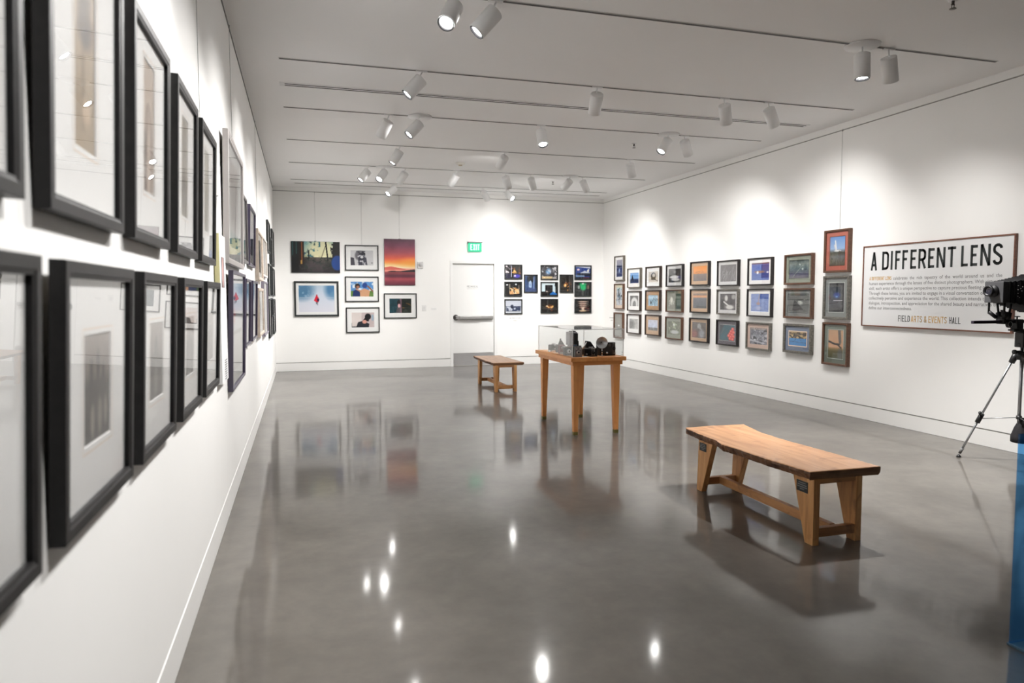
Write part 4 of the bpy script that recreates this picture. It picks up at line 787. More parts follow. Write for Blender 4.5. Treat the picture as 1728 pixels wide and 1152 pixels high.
t = thing('smoke_detector', 'small round beige smoke detector on the ceiling over the fifth track', 'smoke detector', (2.488, 11.217, H))
bm = BM(); add_lathe(bm, (0, 0, -.0005), (0, 0, -1), [(0, 0), (0, .075), (.018, .072), (.03, .055), (.034, 0)], 24); fin('base', bm, mat('detector_beige', (.82, .80, .75), .5), t)
bm = BM(); add_lathe(bm, (0, 0, -.033), (0, 0, -1), [(0, .032), (.012, .028), (.014, 0)], 24); fin('sensor_cap', bm, mat('detector_tan', (.50, .42, .30), .5), t)
for (x, y, lab) in ((4.548, 4.095, 'dark metal sprinkler head near the corner of the ceiling, closest one'), (4.51, 9.112, 'dark metal sprinkler head beyond the canopied spotlight'), (4.531, 12.502, 'dark metal sprinkler head, farthest, near the back corner')):
    t = thing('sprinkler', lab, 'sprinkler', (x, y, H), group='ceiling sprinklers'); sm = mat('sprinkler_metal', (.12, .11, .10), .35, .8)
    bm = BM(); add_lathe(bm, (0, 0, -.0005), (0, 0, -1), [(0, 0), (0, .035), (.006, .033), (.008, 0)], 18); fin('escutcheon', bm, WHITEMET, t)
    bm = BM(); add_tube(bm, (0, 0, -.007), (0, 0, -.035), .010); add_tube(bm, (-.012, 0, -.03), (-.010, 0, -.06), .0025, n=6); add_tube(bm, (.012, 0, -.03), (.010, 0, -.06), .0025, n=6)
    add_lathe(bm, (0, 0, -.06), (0, 0, -1), [(0, 0), (0, .022), (.003, .024), (.004, 0)], 16); add_box(bm, -.014, .014, -.004, .004, -.036, -.03); fin('sprinkler_head', bm, sm, t)

# ------------------------------------------------------------------ benches
W_TOP = wood('bench_slab_wood', (.40, .185, .078), (.56, .285, .13), (.64, .36, .18), .8, .42, 'Y', .35, coat=.15)
W_EDGE = noisy('bench_bark_edge', (.06, .025, .012), (.26, .12, .055), 22, (.5, .7), 6, (1, .35, 1), 0, .8)
W_LEG = wood('bench_leg_wood', (.36, .16, .05), (.60, .30, .11), (.72, .41, .18), .9, .5, 'Z', .45)
W_RAIL = wood('bench_rail_wood', (.34, .15, .055), (.52, .255, .10), (.62, .34, .15), .9, .5, 'Y', .5)
W_RAILX = wood('bench_cross_rail_wood', (.28, .12, .045), (.44, .21, .08), (.54, .29, .12), .9, .5, 'X', .5)
def make_bench(label, outline, zt, th, x0, x1, y0, y1, leg, plaques, seed, split_leg):
    """outline: slab corners anticlockwise seen from above; legs are boards wide at the top and narrow at the foot"""
    c = ((x0 + x1) / 2, (y0 + y1) / 2, 0); t = thing('bench', label, 'bench', c, group='live-edge wooden benches'); rng = random.Random(seed)
    bm = BM(); pts = []
    n = len(outline)
    for i in range(n):                        # finer outline with small wobbles
        (ax, ay, e), (bx_, by, _) = outline[i], outline[(i + 1) % n]; K = 10 if e else 4
        for k in range(K):
            u = k / K; w_ = (rng.random() - .5) * (.008 if e else .002); pts.append((ax + (bx_ - ax) * u + (w_ if e else 0), ay + (by - ay) * u + (0 if e else w_), e))
    N_ = len(pts); zb = zt - th; cx, cy = c[0], c[1]; rings = []
    for li, (z, ins) in enumerate(((zt, .006), (zt - .004, 0), (zt - th * .35, -.001), (zt - th * .7, .006), (zb + .003, .012), (zb, .018))):
        ring = []
        for (px, py, e) in pts:
            k = ins + ((rng.random() - .5) * .010 if e and 1 < li < 5 else 0)
            kx = k if e else min(k, .004); sx = 1 if px < cx else -1; sy = 1 if py < cy else -1
            ring.append(bm.verts.new((px + (sx * kx if e else 0), py + (0 if e else sy * min(k, .004)), z)))
        rings.append(ring)
    for li, (A, B) in enumerate(zip(rings, rings[1:])):
        for i in range(N_):
            j = (i + 1) % N_; f = bm.faces.new((A[i], B[i], B[j], A[j])); f.material_index = 1 if (pts[i][2] and li >= 1) else (0 if li == 0 else 2)
    bm.faces.new(rings[0]); bm.faces.new(list(reversed(rings[-1])))
    fin('seat_slab', bm, [W_TOP, W_EDGE, wood('bench_end_grain', (.12, .055, .025), (.2, .10, .045), (.28, .15, .07), 1.4, .55, 'X', .5)], t, shift=c)
    ztop = zb + .002; tw, bw_, th_ = leg; sp_ = split_leg
    for sy, yy in ((1, y0), (-1, y1)):
        for sx, xx in ((1, x0), (-1, x1)):
            bm = BM(); a, b2 = xx, xx + sx * th_
            lo_x, hi_x = min(a, b2), max(a, b2)
            yo_t, yi_t = yy, yy + sy * tw; yo_b, yi_b = yy - sy * (sp_ if sy < 0 else 0), yy + sy * bw_
            if sy < 0: yo_b, yi_b = yy + sp_, yy + sp_ - bw_ * 1.0
            bl, bh = sorted((yo_b, yi_b)); tl, thh = sorted((yo_t, yi_t))
            add_hexa(bm, [(lo_x, bl, .0), (hi_x, bl, .0), (hi_x, bh, .0), (lo_x, bh, .0), (lo_x, tl, ztop), (hi_x, tl, ztop), (hi_x, thh, ztop), (lo_x, thh, ztop)])
            fin('leg', bm, W_LEG, t, .0025, shift=c)
    for s, yy in ((1, y0), (-1, y1)):
        ya, yb2 = sorted((yy + s * .004, yy + s * .044))
        bm = BM(); add_box(bm, x0 + th_ + .001, x1 - th_ - .001, ya, yb2, ztop - .03, ztop); fin('top_rail', bm, W_RAILX, t, .002, shift=c)
        bm = BM(); add_box(bm, x0 + th_ * .3, x1 - th_ * .3 + (.0), ya, yb2, .048, .103)
        for (kx, kz) in ((x0 + (x1 - x0) * .3, .07), (x0 + (x1 - x0) * .72, .085)): pass
        fin('cross_rail', bm, W_RAILX, t, .002, shift=c)
    xm = (x0 + x1) / 2
    bm = BM(); add_box(bm, xm - .02, xm + .02, y0 + .045, y1 - .045, .05, .108); fin('stretcher', bm, W_RAIL, t, .002, shift=c)
    for (ya, yb2, za, zb2) in plaques:
        pq = []
        bm = BM(); add_box(bm, x0 - .003, x0 - .0003, ya, yb2, za, zb2); o = fin('plaque', bm, mat('plaque_black', (.012, .014, .014), .35), t, shift=c)
        bm = BM(); nl = 4; hh = (zb2 - za)
        for i in range(nl):
            k = (.18, .10, .06, .3)[i] * (yb2 - ya); add_box(bm, x0 - .0038, x0 - .003, ya + k, yb2 - k, zb2 - hh * (.22 + .19 * i), zb2 - hh * (.15 + .19 * i))
        fin('engraving', bm, mat('engraved_grey', (.22, .22, .22), .5), o, shift=c)
    return t
OUT1 = [(2.870, 3.435, 0), (3.376, 3.423, 1), (3.366, 3.65, 1), (3.356, 3.95, 1), (3.335, 4.22, 1), (3.345, 4.54, 1), (3.418, 4.88, 0), (3.137, 4.905, 0), (2.889, 4.885, 1), (2.863, 4.64, 1), (2.855, 4.40, 1), (2.813, 4.258, 1), (2.830, 4.13, 1), (2.835, 3.82, 1), (2.855, 3.61, 1)]
make_bench('large live-edge wooden bench in the foreground, black plaques on two legs', OUT1, .452, .052, 2.897, 3.25, 3.43, 4.70, (.19, .07, .045), [(3.482, 3.580, .305, .372), (4.592, 4.682, .317, .378)], 3, .02)
OUT2 = [(2.812, 10.43, 0), (3.304, 10.426, 1), (3.300, 10.9, 1), (3.29, 11.3, 1), (3.297, 11.74, 0), (2.817, 11.76, 1), (2.81, 11.3, 1), (2.80, 10.9, 1)]
make_bench('smaller plain wooden bench standing before the exit door', OUT2, .457, .045, 2.842, 3.190, 10.42, 11.55, (.14, .09, .045), [], 5, .0)

# ------------------------------------------------------------------ display table and acrylic case
W_TBL = wood('table_fir_top', (.68, .26, .07), (.80, .34, .105), (.86, .42, .15), .7, .4, 'Y', .1)
W_TBLX = wood('table_fir_cross', (.68, .26, .07), (.79, .335, .103), (.86, .42, .15), .7, .4, 'X', .1)
W_TBLZ = wood('table_fir_leg', (.68, .26, .07), (.80, .34, .105), (.86, .42, .15), .7, .4, 'Z', .1)
TX0, TX1, TY0, TY1, TZ = 2.705, 3.345, 6.89, 8.075, .838
c = ((TX0 + TX1) / 2, (TY0 + TY1) / 2, 0)
t = thing('display_table', 'orange-brown wooden table with tapered legs carrying the acrylic case', 'table', c)
bm = BM(); add_box(bm, TX0, TX1, TY0, TY1, TZ - .042, TZ); fin('tabletop', bm, W_TBL, t, .003, shift=c)
bm = BM()
for q in ((TX0 + .03, TX1 - .03, TY0 + .032, TY0 + .055), (TX0 + .03, TX1 - .03, TY1 - .055, TY1 - .032)): add_box(bm, *q, .752, TZ - .042)
for q in ((TX0 + .03, TX0 + .053, TY0 + .055, TY1 - .055), (TX1 - .053, TX1 - .03, TY0 + .055, TY1 - .055)): add_box(bm, *q, .752, TZ - .042)
fin('apron', bm, W_TBLX, t, .002, shift=c)
for sx, xx in ((1, TX0 + .048), (-1, TX1 - .048)):
    for sy, yy in ((1, TY0 + .05), (-1, TY1 - .05)):
        bm = BM(); tw, bw_ = .082, .046; o1 = .012
        def q4(x, y, s, z):
            xa, xb = sorted((x, x + sx * s)); ya, yb2 = sorted((y, y + sy * s)); return [(xa, ya, z), (xb, ya, z), (xb, yb2, z), (xa, yb2, z)]
        zf = .035; k = zf / .75
        add_hexa(bm, q4(xx + sx * o1 * (1 - k), yy + sy * o1 * (1 - k), bw_ + (tw - bw_) * k, zf) + q4(xx, yy, tw, .790)); lg = fin('leg', bm, W_TBLZ, t, .002, shift=c)
        bm = BM(); add_hexa(bm, q4(xx + sx * o1, yy + sy * o1, bw_, 0) + q4(xx + sx * o1 * (1 - k), yy + sy * o1 * (1 - k), bw_ + (tw - bw_) * k, zf - .0005)); fin('foot_cap', bm, mat('brass_green', (.20, .17, .05), .45, .5), lg, shift=c)
CX0, CX1, CY0, CY1, CZ1 = 2.735, 3.322, 6.925, 8.035, 1.136
cc = ((CX0 + CX1) / 2, (CY0 + CY1) / 2, TZ)
t = thing('acrylic_case', 'clear acrylic display case covering the old cameras on the table', 'display case', cc)
a_ = .005; z0 = TZ + .0005
for nm_, q in (('near_pane', (CX0, CX1, CY0, CY0 + a_, z0, CZ1 - a_)), ('far_pane', (CX0, CX1, CY1 - a_, CY1, z0, CZ1 - a_)), ('side_pane', (CX0, CX0 + a_, CY0 + a_, CY1 - a_, z0, CZ1 - a_)), ('side_pane', (CX1 - a_, CX1, CY0 + a_, CY1 - a_, z0, CZ1 - a_)), ('top_pane', (CX0, CX1, CY0, CY1, CZ1 - a_, CZ1))):
    bm = BM(); add_box(bm, *q); fin(nm_, bm, ACRYL, t, shift=cc)
bm = BM(); e = .0055; EM = mat('acrylic_polished_edge', (.93, .94, .95), .3)
for (x, y) in ((CX0, CY0), (CX1, CY0), (CX0, CY1), (CX1, CY1)): add_box(bm, x - e / 2 - .0005, x + e / 2 - .0005, y - e / 2 - .0005, y + e / 2 - .0005, z0, CZ1)
for y in (CY0, CY1): add_box(bm, CX0, CX1, y - e / 2, y + e / 2, CZ1 - .004, CZ1 + .0005)
for x in (CX0, CX1): add_box(bm, x - e / 2, x + e / 2, CY0, CY1, CZ1 - .004, CZ1 + .0005)
fin('glued_edges', bm, EM, t, shift=cc)
bm = BM()
for z in (TZ + .02, TZ + .045): add_tube(bm, (CX1 - .012, CY0 - .003, z), (CX1 - .012, CY0 + .008, z), .004, n=10)
fin('screws', bm, mat('dark_steel', (.1, .1, .11), .3, .8), t, shift=cc)

# ------------------------------------------------------------------ old cameras in the case
LEA = noisy('black_leatherette', (.012, .012, .014), (.03, .03, .032), 160, (.45, .55), 3, bump=.3); GLS = mat('lens_glass', (.01, .01, .02), .08); SILV = mat('satin_silver', (.55, .55, .56), .3, .8); GREYP = mat('grey_enamel', (.30, .29, .31), .4)
AMB = mat('amber_card', (.72, .40, .06), .6)
def lens(bm, p, d, r, L, mi=0): add_lathe(bm, p, d, [(0, r), (L * .4, r), (L * .4, r * .85), (L, r * .82), (L, r * .6), (L * .7, r * .55)], 20, mi)
def cam_thing(label, x, y, rz=0.0, name='vintage_camera', cat='camera'): return thing(name, label, cat, (x, y, TZ + .0006), (0, 0, rz), 'old cameras shown in the acrylic case')
GC = 'c'
# 1 grey box camera
t = cam_thing('grey metal box camera with two bright windows above one lens', 2.825, 7.03)
bm = BM(); add_box(bm, -.042, .042, -.045, .055, 0, .108); fin('body', bm, LEA, t, .003)
bm = BM(); add_box(bm, -.040, .040, -.049, -.0455, .003, .105); fin('face_plate', bm, GREYP, t, .002)
bm = BM(); add_ring(bm, .042, .054, [(0, -.0455), (0, -.052), (.004, -.052), (.004, -.0455)]); bmesh.ops.translate(bm, verts=bm.verts[:], vec=(0, 0, .054)); fin('bright_rim', bm, SILV, t)
bm = BM(); lens(bm, (0, -.0495, .050), (0, -1, 0), .020, .012); fin('lens_ring', bm, SILV, t)
bm = BM(); add_lathe(bm, (0, -.0505, .050), (0, -1, 0), [(0, .0), (.003, .013), (.0, .013)], 20); fin('lens_glass', bm, GLS, t)
for s in (-1, 1):
    bm = BM(); add_box(bm, s * .022 - .010, s * .022 + .010, -.0525, -.0495, .080, .094); fin('viewfinder_window', bm, mat('window_bright', (.75, .75, .78), .15), t)
bm = BM(); add_box(bm, -.012, .012, -.02, .03, .108, .114); fin('carrying_strap', bm, BLACK, t, .002)
# 2 black folding camera
t = cam_thing('black folding camera with a chrome lens standard, opened', 3.005, 7.06)
bm = BM(); add_box(bm, -.078, .078, .0, .038, 0, .086); fin('body', bm, LEA, t, .006)
bm = BM(); add_box(bm, -.045, .045, -.07, .0, 0, .006); fin('drop_bed', bm, BLACK, t, .001)
bm = BM()
for i in range(5): add_box(bm, -.030 + i * .001, .030 - i * .001, -.010 - i * .010, -.004 - i * .010, .010 + i * .001, .074 - i * .002)
fin('bellows', bm, mat('bellows_black', (.015, .013, .013), .7), t)
bm = BM(); add_box(bm, -.018, .018, -.060, -.055, .008, .082); fin('lens_standard', bm, CHROME, t, .002)
bm = BM(); lens(bm, (0, -.060, .040), (0, -1, 0), .017, .014); fin('lens', bm, BLACK, t)
bm = BM(); add_box(bm, -.026, .026, -.064, -.056, .080, .088); fin('finder_bar', bm, CHROME, t, .001)
for s in (-.055, .03):
    bm = BM(); add_tube(bm, (s, -.004, .022), (s, -.014, .022), .009); fin('knob', bm, SILV, t)
# 3 flash reflector
t = thing('flash_reflector', 'round silver flash reflector dish on a chrome handle', 'flash', (3.107, 7.0, TZ + .0006), (0, 0, 0), 'old cameras shown in the acrylic case')
bm = BM(); add_tube(bm, (0, .0, 0), (0, 0, .088), .0055, n=14); add_lathe(bm, (0, 0, .0), (0, 0, 1), [(0, 0), (0, .012), (.01, .012), (.012, .006)], 14); fin('handle', bm, CHROME, t)
for z in (.025, .052):
    bm = BM(); add_lathe(bm, (0, 0, z), (0, 0, 1), [(0, .0056), (0, .009), (.008, .009), (.008, .0056)], 14); fin('handle_grip', bm, BLACK, t)
R0 = .062; prof = [(0, .006)] + [(.03 * (k / 8) ** 2, R0 * k / 8) for k in range(1, 9)] + [(.031, R0 + .002), (.028, R0 + .002)] + [(.03 * (k / 8) ** 2 - .002, R0 * k / 8) for k in range(8, 0, -1)]
dd = Vector((-.25, -1, .0)).normalized(); cp = Vector((0, .018, .148))
bm = BM(); add_lathe(bm, cp, dd, prof, 36); fin('dish', bm, mat('dish_silver', (.62, .62, .64), .36, .9), t)
bm = BM(); add_tube(bm, cp, cp + dd * .02, .009, .007); fin('bulb_socket', bm, BLACK, t)
bm = BM(); add_tube(bm, cp + dd * .02, cp + dd * .032, .004, .006); fin('bulb', bm, mat('bulb_grey', (.4, .4, .42), .2), t)
# 4 big black box camera
t = cam_thing('largest black box camera, standing at the near corner of the case', 3.205, 7.115)
bm = BM(); add_box(bm, -.092, .092, -.05, .06, 0, .142); fin('body', bm, LEA, t, .004)
bm = BM(); add_box(bm, .050, .088, -.056, -.0505, .008, .134); fin('front_plate', bm, mat('dark_plate', (.10, .095, .09), .35, .5), t, .003)
bm = BM(); add_box(bm, -.085, .088, -.045, .055, .142, .146); fin('top_trim', bm, SILV, t)
bm = BM(); lens(bm, (.070, -.056, .078), (0, -1, 0), .019, .014); fin('lens', bm, BLACK, t)
bm = BM(); lens(bm, (.022, -.0505, .115), (0, -1, 0), .014, .008); fin('finder', bm, mat('finder_grey', (.22, .22, .22), .3, .6), t)
bm = BM(); add_tube(bm, (-.014, -.0505, .030), (-.014, -.064, .030), .011); fin('winding_knob', bm, CHROME, t)
bm = BM(); add_tube(bm, (.078, -.056, .022), (.078, -.060, .022), .012); fin('dial', bm, mat('dial_tan', (.30, .24, .2), .4), t)
# 5 tall cine camera
t = cam_thing('tall upright cine camera, highest thing in the case', 2.905, 7.36)
bm = BM(); add_box(bm, -.052, .04, -.05, .07, .10, .250); fin('body', bm, GREYP, t, .006)
bm = BM(); add_box(bm, -.002, .046, -.056, .0, .11, .235); fin('door_panel', bm, LEA, t, .003)
bm = BM(); add_box(bm, .040, .060, -.045, .0, .09, .150); fin('side_finder', bm, BLACK, t, .003)
bm = BM(); add_box(bm, -.045, .05, -.045, .05, .0, .10); fin('lower_body', bm, LEA, t, .010)
bm = BM(); lens(bm, (.014, -.047, .085), (0, -1, 0), .024, .030); fin('lens', bm, mat('lens_blue_black', (.03, .05, .10), .15), t)
bm = BM(); lens(bm, (-.020, -.047, .066), (0, -1, 0), .013, .02); fin('second_lens', bm, SILV, t)
bm = BM(); add_box(bm, -.035, .03, -.03, .03, .250, .262); fin('winding_plate', bm, BLACK, t, .003)
# 6 film cartons
for (x, y, z, rz, lab) in ((2.955, 7.27, .0, .3, 'yellow film carton standing upright behind the grey box camera'), (2.985, 7.30, 0, -.2, 'yellow and black film carton next to the other carton')):
    t = thing('film_carton', lab, 'film box', (x, y, TZ + .0006), (0, 0, rz), 'film cartons in the case')
    hh = .10 if rz > 0 else .062
    bm = BM(); add_box(bm, -.016, .016, -.012, .012, 0, hh); fin('carton', bm, AMB, t, .001)
    bm = BM(); add_box(bm, -.0163, .0163, -.0126, .0126, hh * .62, hh + .0004); fin('carton_flap', bm, BLACK, t)
# 7 strut folding camera at the far left
t = cam_thing('grey folding camera lying open beside the case wall', 2.812, 7.74, .35)
bm = BM(); add_box(bm, -.060, .060, -.02, .02, .022, .085); fin('body', bm, LEA, t, .008)
bm = BM(); add_box(bm, -.062, .062, -.023, .023, .0, .020); fin('chrome_base', bm, CHROME, t, .004)
bm = BM(); add_box(bm, -.005, .022, -.030, .021, .03, .098); fin('lens_block', bm, SILV, t, .003)
bm = BM(); lens(bm, (.008, -.030, .058), (0, -1, 0), .018, .02); fin('lens', bm, BLACK, t)
# 8 camera with a raised finder
t = cam_thing('folding camera with a pointed raised finder', 2.865, 7.62, -.2)
bm = BM(); add_box(bm, -.06, .06, -.02, .025, 0, .075); fin('body', bm, LEA, t, .006)
bm = BM(); add_hexa(bm, [(-.04, -.02, .075), (.05, -.02, .075), (.05, .02, .075), (-.04, .02, .075), (-.012, -.006, .145), (.004, -.006, .145), (.004, .006, .145), (-.012, .006, .145)]); fin('finder_hood', bm, mat('hood_grey', (.12, .12, .12), .4), t, .002)
bm = BM(); add_tube(bm, (-.004, 0, .144), (-.004, 0, .162), .009, .007); fin('eyecup', bm, BLACK, t)
bm = BM(); lens(bm, (0, -.021, .036), (0, -1, 0), .018, .018); fin('lens', bm, SILV, t)
# 9 black reflex and 10 pinkish box
t = cam_thing('squat black camera with chrome trim left of the grey box camera', 2.80, 7.24, .1)
bm = BM(); add_box(bm, -.042, .042, -.03, .03, 0, .088); fin('body', bm, LEA, t, .006)
bm = BM(); add_box(bm, -.042, .042, -.031, .031, .088, .096); fin('chrome_top', bm, CHROME, t, .002)
bm = BM(); lens(bm, (0, -.031, .045), (0, -1, 0), .022, .022); fin('lens', bm, SILV, t)
t = cam_thing('small reddish brown box camera in the middle of the case', 2.80, 7.43, 0)
bm = BM(); add_box(bm, -.03, .03, -.03, .03, 0, .10); fin('body', bm, mat('maroon_cover', (.22, .10, .10), .5), t, .004)
bm = BM(); lens(bm, (0, -.03, .07), (0, -1, 0), .014, .01); fin('lens', bm, SILV, t)
bm = BM(); add_box(bm, -.028, .028, -.034, -.0305, .0, .022); fin('name_plate', bm, SILV, t)
# 11 instant camera with sloping lid
t = cam_thing('dark instant camera with a sloping silver lid strut behind the folding one', 3.065, 7.30, .0)
bm = BM(); add_box(bm, -.085, .085, -.03, .05, 0, .07); fin('body', bm, LEA, t, .005)
bm = BM(); add_hexa(bm, [(-.030, -.028, .07), (.08, -.028, .07), (.08, .045, .07), (-.030, .045, .07), (-.020, -.015, .150), (.03, -.015, .142), (.03, .03, .142), (-.020, .03, .150)]); fin('sloping_lid', bm, BLACK, t, .004)
bm = BM(); add_tube(bm, (-.075, -.032, .06), (-.025, -.030, .14), .006); fin('strut', bm, CHROME, t)
bm = BM(); add_box(bm, .0, .05, -.036, -.0305, .06, .085); fin('meter_window', bm, SILV, t, .002)
t = cam_thing('low black compact camera just behind the grey box camera', 2.915, 7.19, 0)
bm = BM(); add_box(bm, -.04, .04, -.018, .018, 0, .055); fin('body', bm, LEA, t, .005)
bm = BM(); lens(bm, (0, -.018, .028), (0, -1, 0), .014, .014); fin('lens', bm, mat('lens_grey', (.2, .2, .22), .3), t)
# cards
for i, (x, y, w_, lab) in enumerate(((2.79, 7.55, .07, 'white caption card lying flat at the far side of the case'), (2.78, 7.16, .06, 'white caption card lying beside the squat camera'), (2.90, 6.99, .06, 'white caption card lying between the grey box camera and the folding one'))):
    bm = BM(); add_box(bm, x - w_ / 2, x + w_ / 2, y - .02, y + .02, TZ + .0004, TZ + .003); o = fin('caption_card', bm, mat('card_white', (.8, .8, .8), .7), None); tag(o, lab, 'card', 'caption cards in the case')

# ------------------------------------------------------------------ view camera on its tripod
AC = Vector((6.03, 4.6, 0)); apz = .955
TM = mat('tripod_alloy', (.42, .43, .45), .3, .85); TB = mat('tripod_black', (.012, .012, .013), .42)
t = thing('tripod', 'silver tripod with black joints under the bellows camera', 'tripod', AC)
for ang, rad in ((122, .44), (242, .43), (2, .365)):
    ft = Vector((math.cos(math.radians(ang)) * rad, math.sin(math.radians(ang)) * rad, .022)); tp = Vector((math.cos(math.radians(ang)) * .05, math.sin(math.radians(ang)) * .05, apz))
    v = ft - tp; sd = v.cross(Vector((0, 0, 1))).normalized() * .012
    bm = BM(); add_tube(bm, tp + sd, tp + v * .62 + sd, .0085); add_tube(bm, tp - sd, tp + v * .62 - sd, .0085); lg = fin('leg', bm, TM, t)
    bm = BM(); add_tube(bm, tp + v * .60, tp + v * .955, .0095); fin('lower_tube', bm, TM, lg)
    bm = BM(); add_tube(bm, tp + v * .57, tp + v * .66, .021); k = tp + v * .60; add_tube(bm, k, k + Vector((-.03, -.02, .03)), .006); add_tube(bm, k + Vector((-.03, -.02, .03)), k + Vector((-.045, -.03, .045)), .013); fin('leg_collar', bm, TB, lg)
    bm = BM(); add_tube(bm, tp + v * .93, tp + v * .985, .014, .012); fin('foot_collar', bm, mat('foot_grey', (.15, .15, .15), .5), lg)
    bm = BM(); add_lathe(bm, (ft.x, ft.y, .0), (0, 0, 1), [(0, 0), (0, .020), (.010, .020), (.022, .010), (.03, 0)], 16); fin('rubber_foot', bm, TB, lg)
    bm = BM(); add_tube(bm, tp + v * .62, Vector((0, 0, .42)), .004, n=8); fin('spreader_arm', bm, TM, t)
    bm = BM(); add_tube(bm, tp - v * .03, tp + v * .06, .028, .024); fin('leg_joint', bm, TB, t)
bm = BM(); add_tube(bm, (0, 0, .34), (0, 0, 1.06), .014); fin('centre_column', bm, TM, t)
bm = BM(); add_tube(bm, (0, 0, .93), (0, 0, 1.0), .045); add_tube(bm, (-.08, 0, 1.0), (-.02, 0, 1.0), .012); add_tube(bm, (-.095, 0, 1.0), (-.08, 0, 1.0), .02); fin('shoulder', bm, TB, t)
bm = BM(); add_box(bm, -.045, .045, -.04, .04, 1.04, 1.17); add_tube(bm, (-.05, 0, 1.06), (.07, 0, 1.06), .02); add_box(bm, -.075, .075, -.035, .035, 1.172, 1.184); fin('pan_head', bm, TB, t, .006)
bm = BM(); add_lathe(bm, (0, 0, .405), (0, 0, 1), [(0, .0145), (0, .022), (.03, .022), (.03, .0145)], 16); fin('spreader_hub', bm, TB, t)
t = thing('view_camera', 'black bellows studio camera on a long rail, lens aimed across the room', 'camera', AC + Vector((0, 0, 1.185)))
z = 1.185
def L_(p): return (p[0] - AC.x, p[1] - AC.y, p[2] - z)
bm = BM(); add_box(bm, 5.452 - AC.x, 6.42 - AC.x, -.014, .014, 1.252 - z, 1.278 - z); fin('monorail', bm, mat('rail_violet_black', (.03, .022, .035), .35, .4), t, .003)
bm = BM(); add_box(bm, -.11, -.035, -.03, .03, 1.20 - z, 1.285 - z); add_box(bm, -.14, .12, -.03, .03, .0005, .014); add_tube(bm, (-.075, 0, 1.285 - z), (-.075, 0, 1.31 - z), .006); add_box(bm, -.105, -.045, -.008, .008, 1.305 - z, 1.313 - z); fin('rail_clamp', bm, BLACK, t, .004)
zc = 1.52
bm = BM(); add_box(bm, 5.675 - AC.x, 5.745 - AC.x, -.085, .085, zc - .09 - z, zc + .09 - z); fin('front_standard', bm, mat('standard_grey', (.05, .05, .053), .6), t, .004)
bm = BM(); add_box(bm, 5.745 - AC.x, 5.765 - AC.x, -.088, .088, zc - .092 - z, zc + .092 - z); fin('bellows_frame', bm, BLACK, t, .003)
bm = BM(); pr = []
n = 16
for i in range(n + 1):
    u = i / n; s = .082 + .075 * u + (.010 if i % 2 else -.002); x = 5.765 + u * .42 - AC.x; pr.append([bm.verts.new((x, sy * s, zc - z - .012 * u + sz * s)) for sy, sz in ((-1, -1), (1, -1), (1, 1), (-1, 1))])
for A, B in zip(pr, pr[1:]):
    for i in range(4): bm.faces.new((A[i], A[(i + 1) % 4], B[(i + 1) % 4], B[i]))
fin('bellows', bm, mat('bellows_black_cloth', (.005, .005, .006), .7, spec=.3), t)
bm = BM(); add_box(bm, 6.185 - AC.x, 6.23 - AC.x, -.17, .17, zc - .18 - z, zc + .16 - z); fin('rear_standard', bm, BLACK, t, .004)
bm = BM(); add_lathe(bm, (5.675 - AC.x, 0, zc - z + .01), (-1, 0, 0), [(0, .050), (.02, .050), (.022, .030), (.045, .028), (.05, .045), (.068, .045), (.07, .036), (.055, .03), (.05, 0)], 28); fin('lens_barrel', bm, BLACK, t)
bm = BM(); add_lathe(bm, (5.675 - AC.x, 0, zc - z + .01), (-1, 0, 0), [(.056, 0), (.058, .02), (.056, .031)], 24); fin('lens_glass', bm, GLS, t)
for s in (-.07, .07):
    bm = BM(); add_tube(bm, (5.715 - AC.x, s, zc - .09 - z), (5.715 - AC.x, s, 1.345 - z), .009); add_tube(bm, (5.715 - AC.x, s, 1.35 - z), (5.76 - AC.x, s * .5, 1.30 - z), .016); add_tube(bm, (5.80 - AC.x, s * .9, zc - .10 - z), (5.80 - AC.x, s * .7, 1.34 - z), .009); add_tube(bm, (5.80 - AC.x, s * .7, 1.345 - z), (5.80 - AC.x, s * .4, 1.29 - z), .022, .03)
    fin('standard_post', bm, BLACK, t)
bm = BM(); add_box(bm, 5.755 - AC.x, 5.845 - AC.x, -.04, .04, 1.245 - z, 1.315 - z); fin('standard_carriage', bm, BLACK, t, .010)
bm = BM(); add_tube(bm, (5.80 - AC.x, -.04, 1.245 - z), (5.80 - AC.x, -.062, 1.245 - z), .030, n=24); fin('focus_knob', bm, BLACK, t, .002)
bm = BM(); add_lathe(bm, (5.80 - AC.x, -.062, 1.245 - z), (0, -1, 0), [(0, .025), (.001, .025), (.001, .021), (0, .021)], 24); fin('knob_scale', bm, SILV, t)
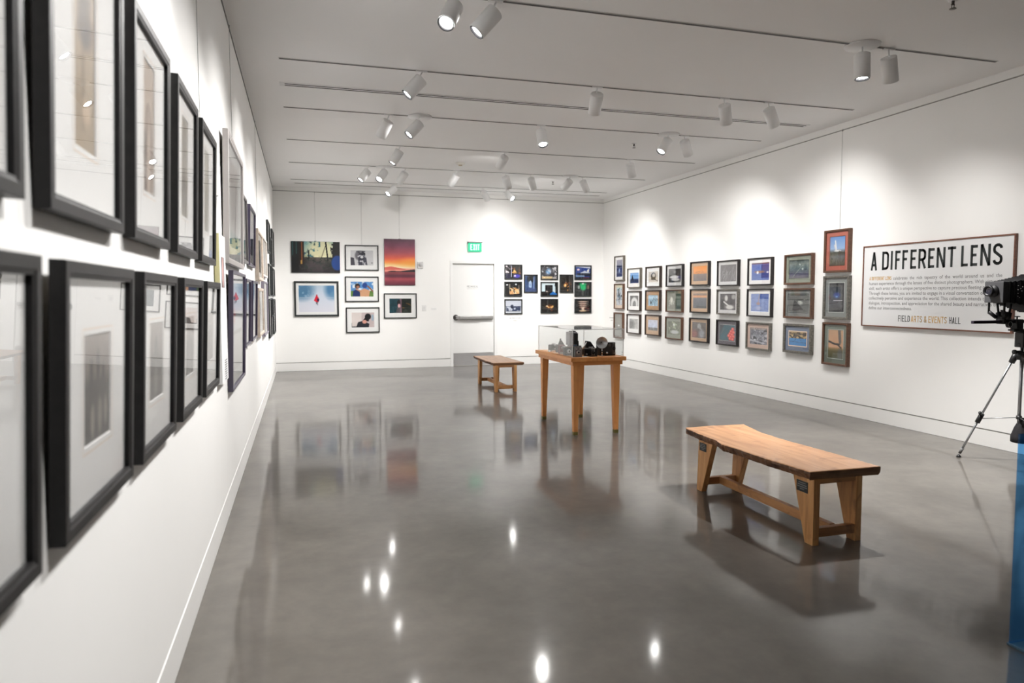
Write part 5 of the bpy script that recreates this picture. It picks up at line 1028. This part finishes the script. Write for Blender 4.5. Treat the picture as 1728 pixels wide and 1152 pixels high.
bm = BM(); add_tube(bm, (5.755 - AC.x, -.02, 1.32 - z), (5.755 - AC.x, -.02, 1.36 - z), .007); add_tube(bm, (5.755 - AC.x, -.02, 1.355 - z), (5.755 - AC.x, -.02, 1.368 - z), .014); fin('lock_screw', bm, BLACK, t)
bm = BM()
for i, (dx, dz) in enumerate(((.06, .055), (.06, .02), (.061, -.01), (.06, -.035), (.085, .03), (.095, .01), (.1, .045), (.075, -.045))): add_box(bm, 5.745 + dx - AC.x - .003, 5.745 + dx - AC.x + .003, -.1035 - dx * .2, -.1 - dx * .2, zc + dz - z - .002, zc + dz - z + .002)
fin('scale_marks', bm, mat('scale_white', (.5, .5, .5), .5), t)
# weight bag hung from the column
t = thing('weight_bag', 'black cloth weight bag hanging from the tripod column', 'bag', (AC.x, AC.y, .20)); bm = BM()
add_lathe(bm, (.03, -.005, 0), (0, 0, 1), [(0, 0), (.0, .085), (.05, .078), (.13, .055), (.19, .030), (.21, .016), (.215, 0)], 18)
for v in bm.verts: v.co.x += .008 * math.sin(v.co.z * 40 + v.co.y * 30)
fin('sack', bm, mat('bag_cloth', (.008, .007, .009), .85), t)
bm = BM(); add_tube(bm, (-.02, -.03, .20), (-.045, -.03, .222), .006); add_tube(bm, (-.02, -.03, .20), (.0, -.02, .16), .005); fin('strap_hook', bm, BLACK, t)

# ------------------------------------------------------------------ blue acrylic stand at the edge of the view
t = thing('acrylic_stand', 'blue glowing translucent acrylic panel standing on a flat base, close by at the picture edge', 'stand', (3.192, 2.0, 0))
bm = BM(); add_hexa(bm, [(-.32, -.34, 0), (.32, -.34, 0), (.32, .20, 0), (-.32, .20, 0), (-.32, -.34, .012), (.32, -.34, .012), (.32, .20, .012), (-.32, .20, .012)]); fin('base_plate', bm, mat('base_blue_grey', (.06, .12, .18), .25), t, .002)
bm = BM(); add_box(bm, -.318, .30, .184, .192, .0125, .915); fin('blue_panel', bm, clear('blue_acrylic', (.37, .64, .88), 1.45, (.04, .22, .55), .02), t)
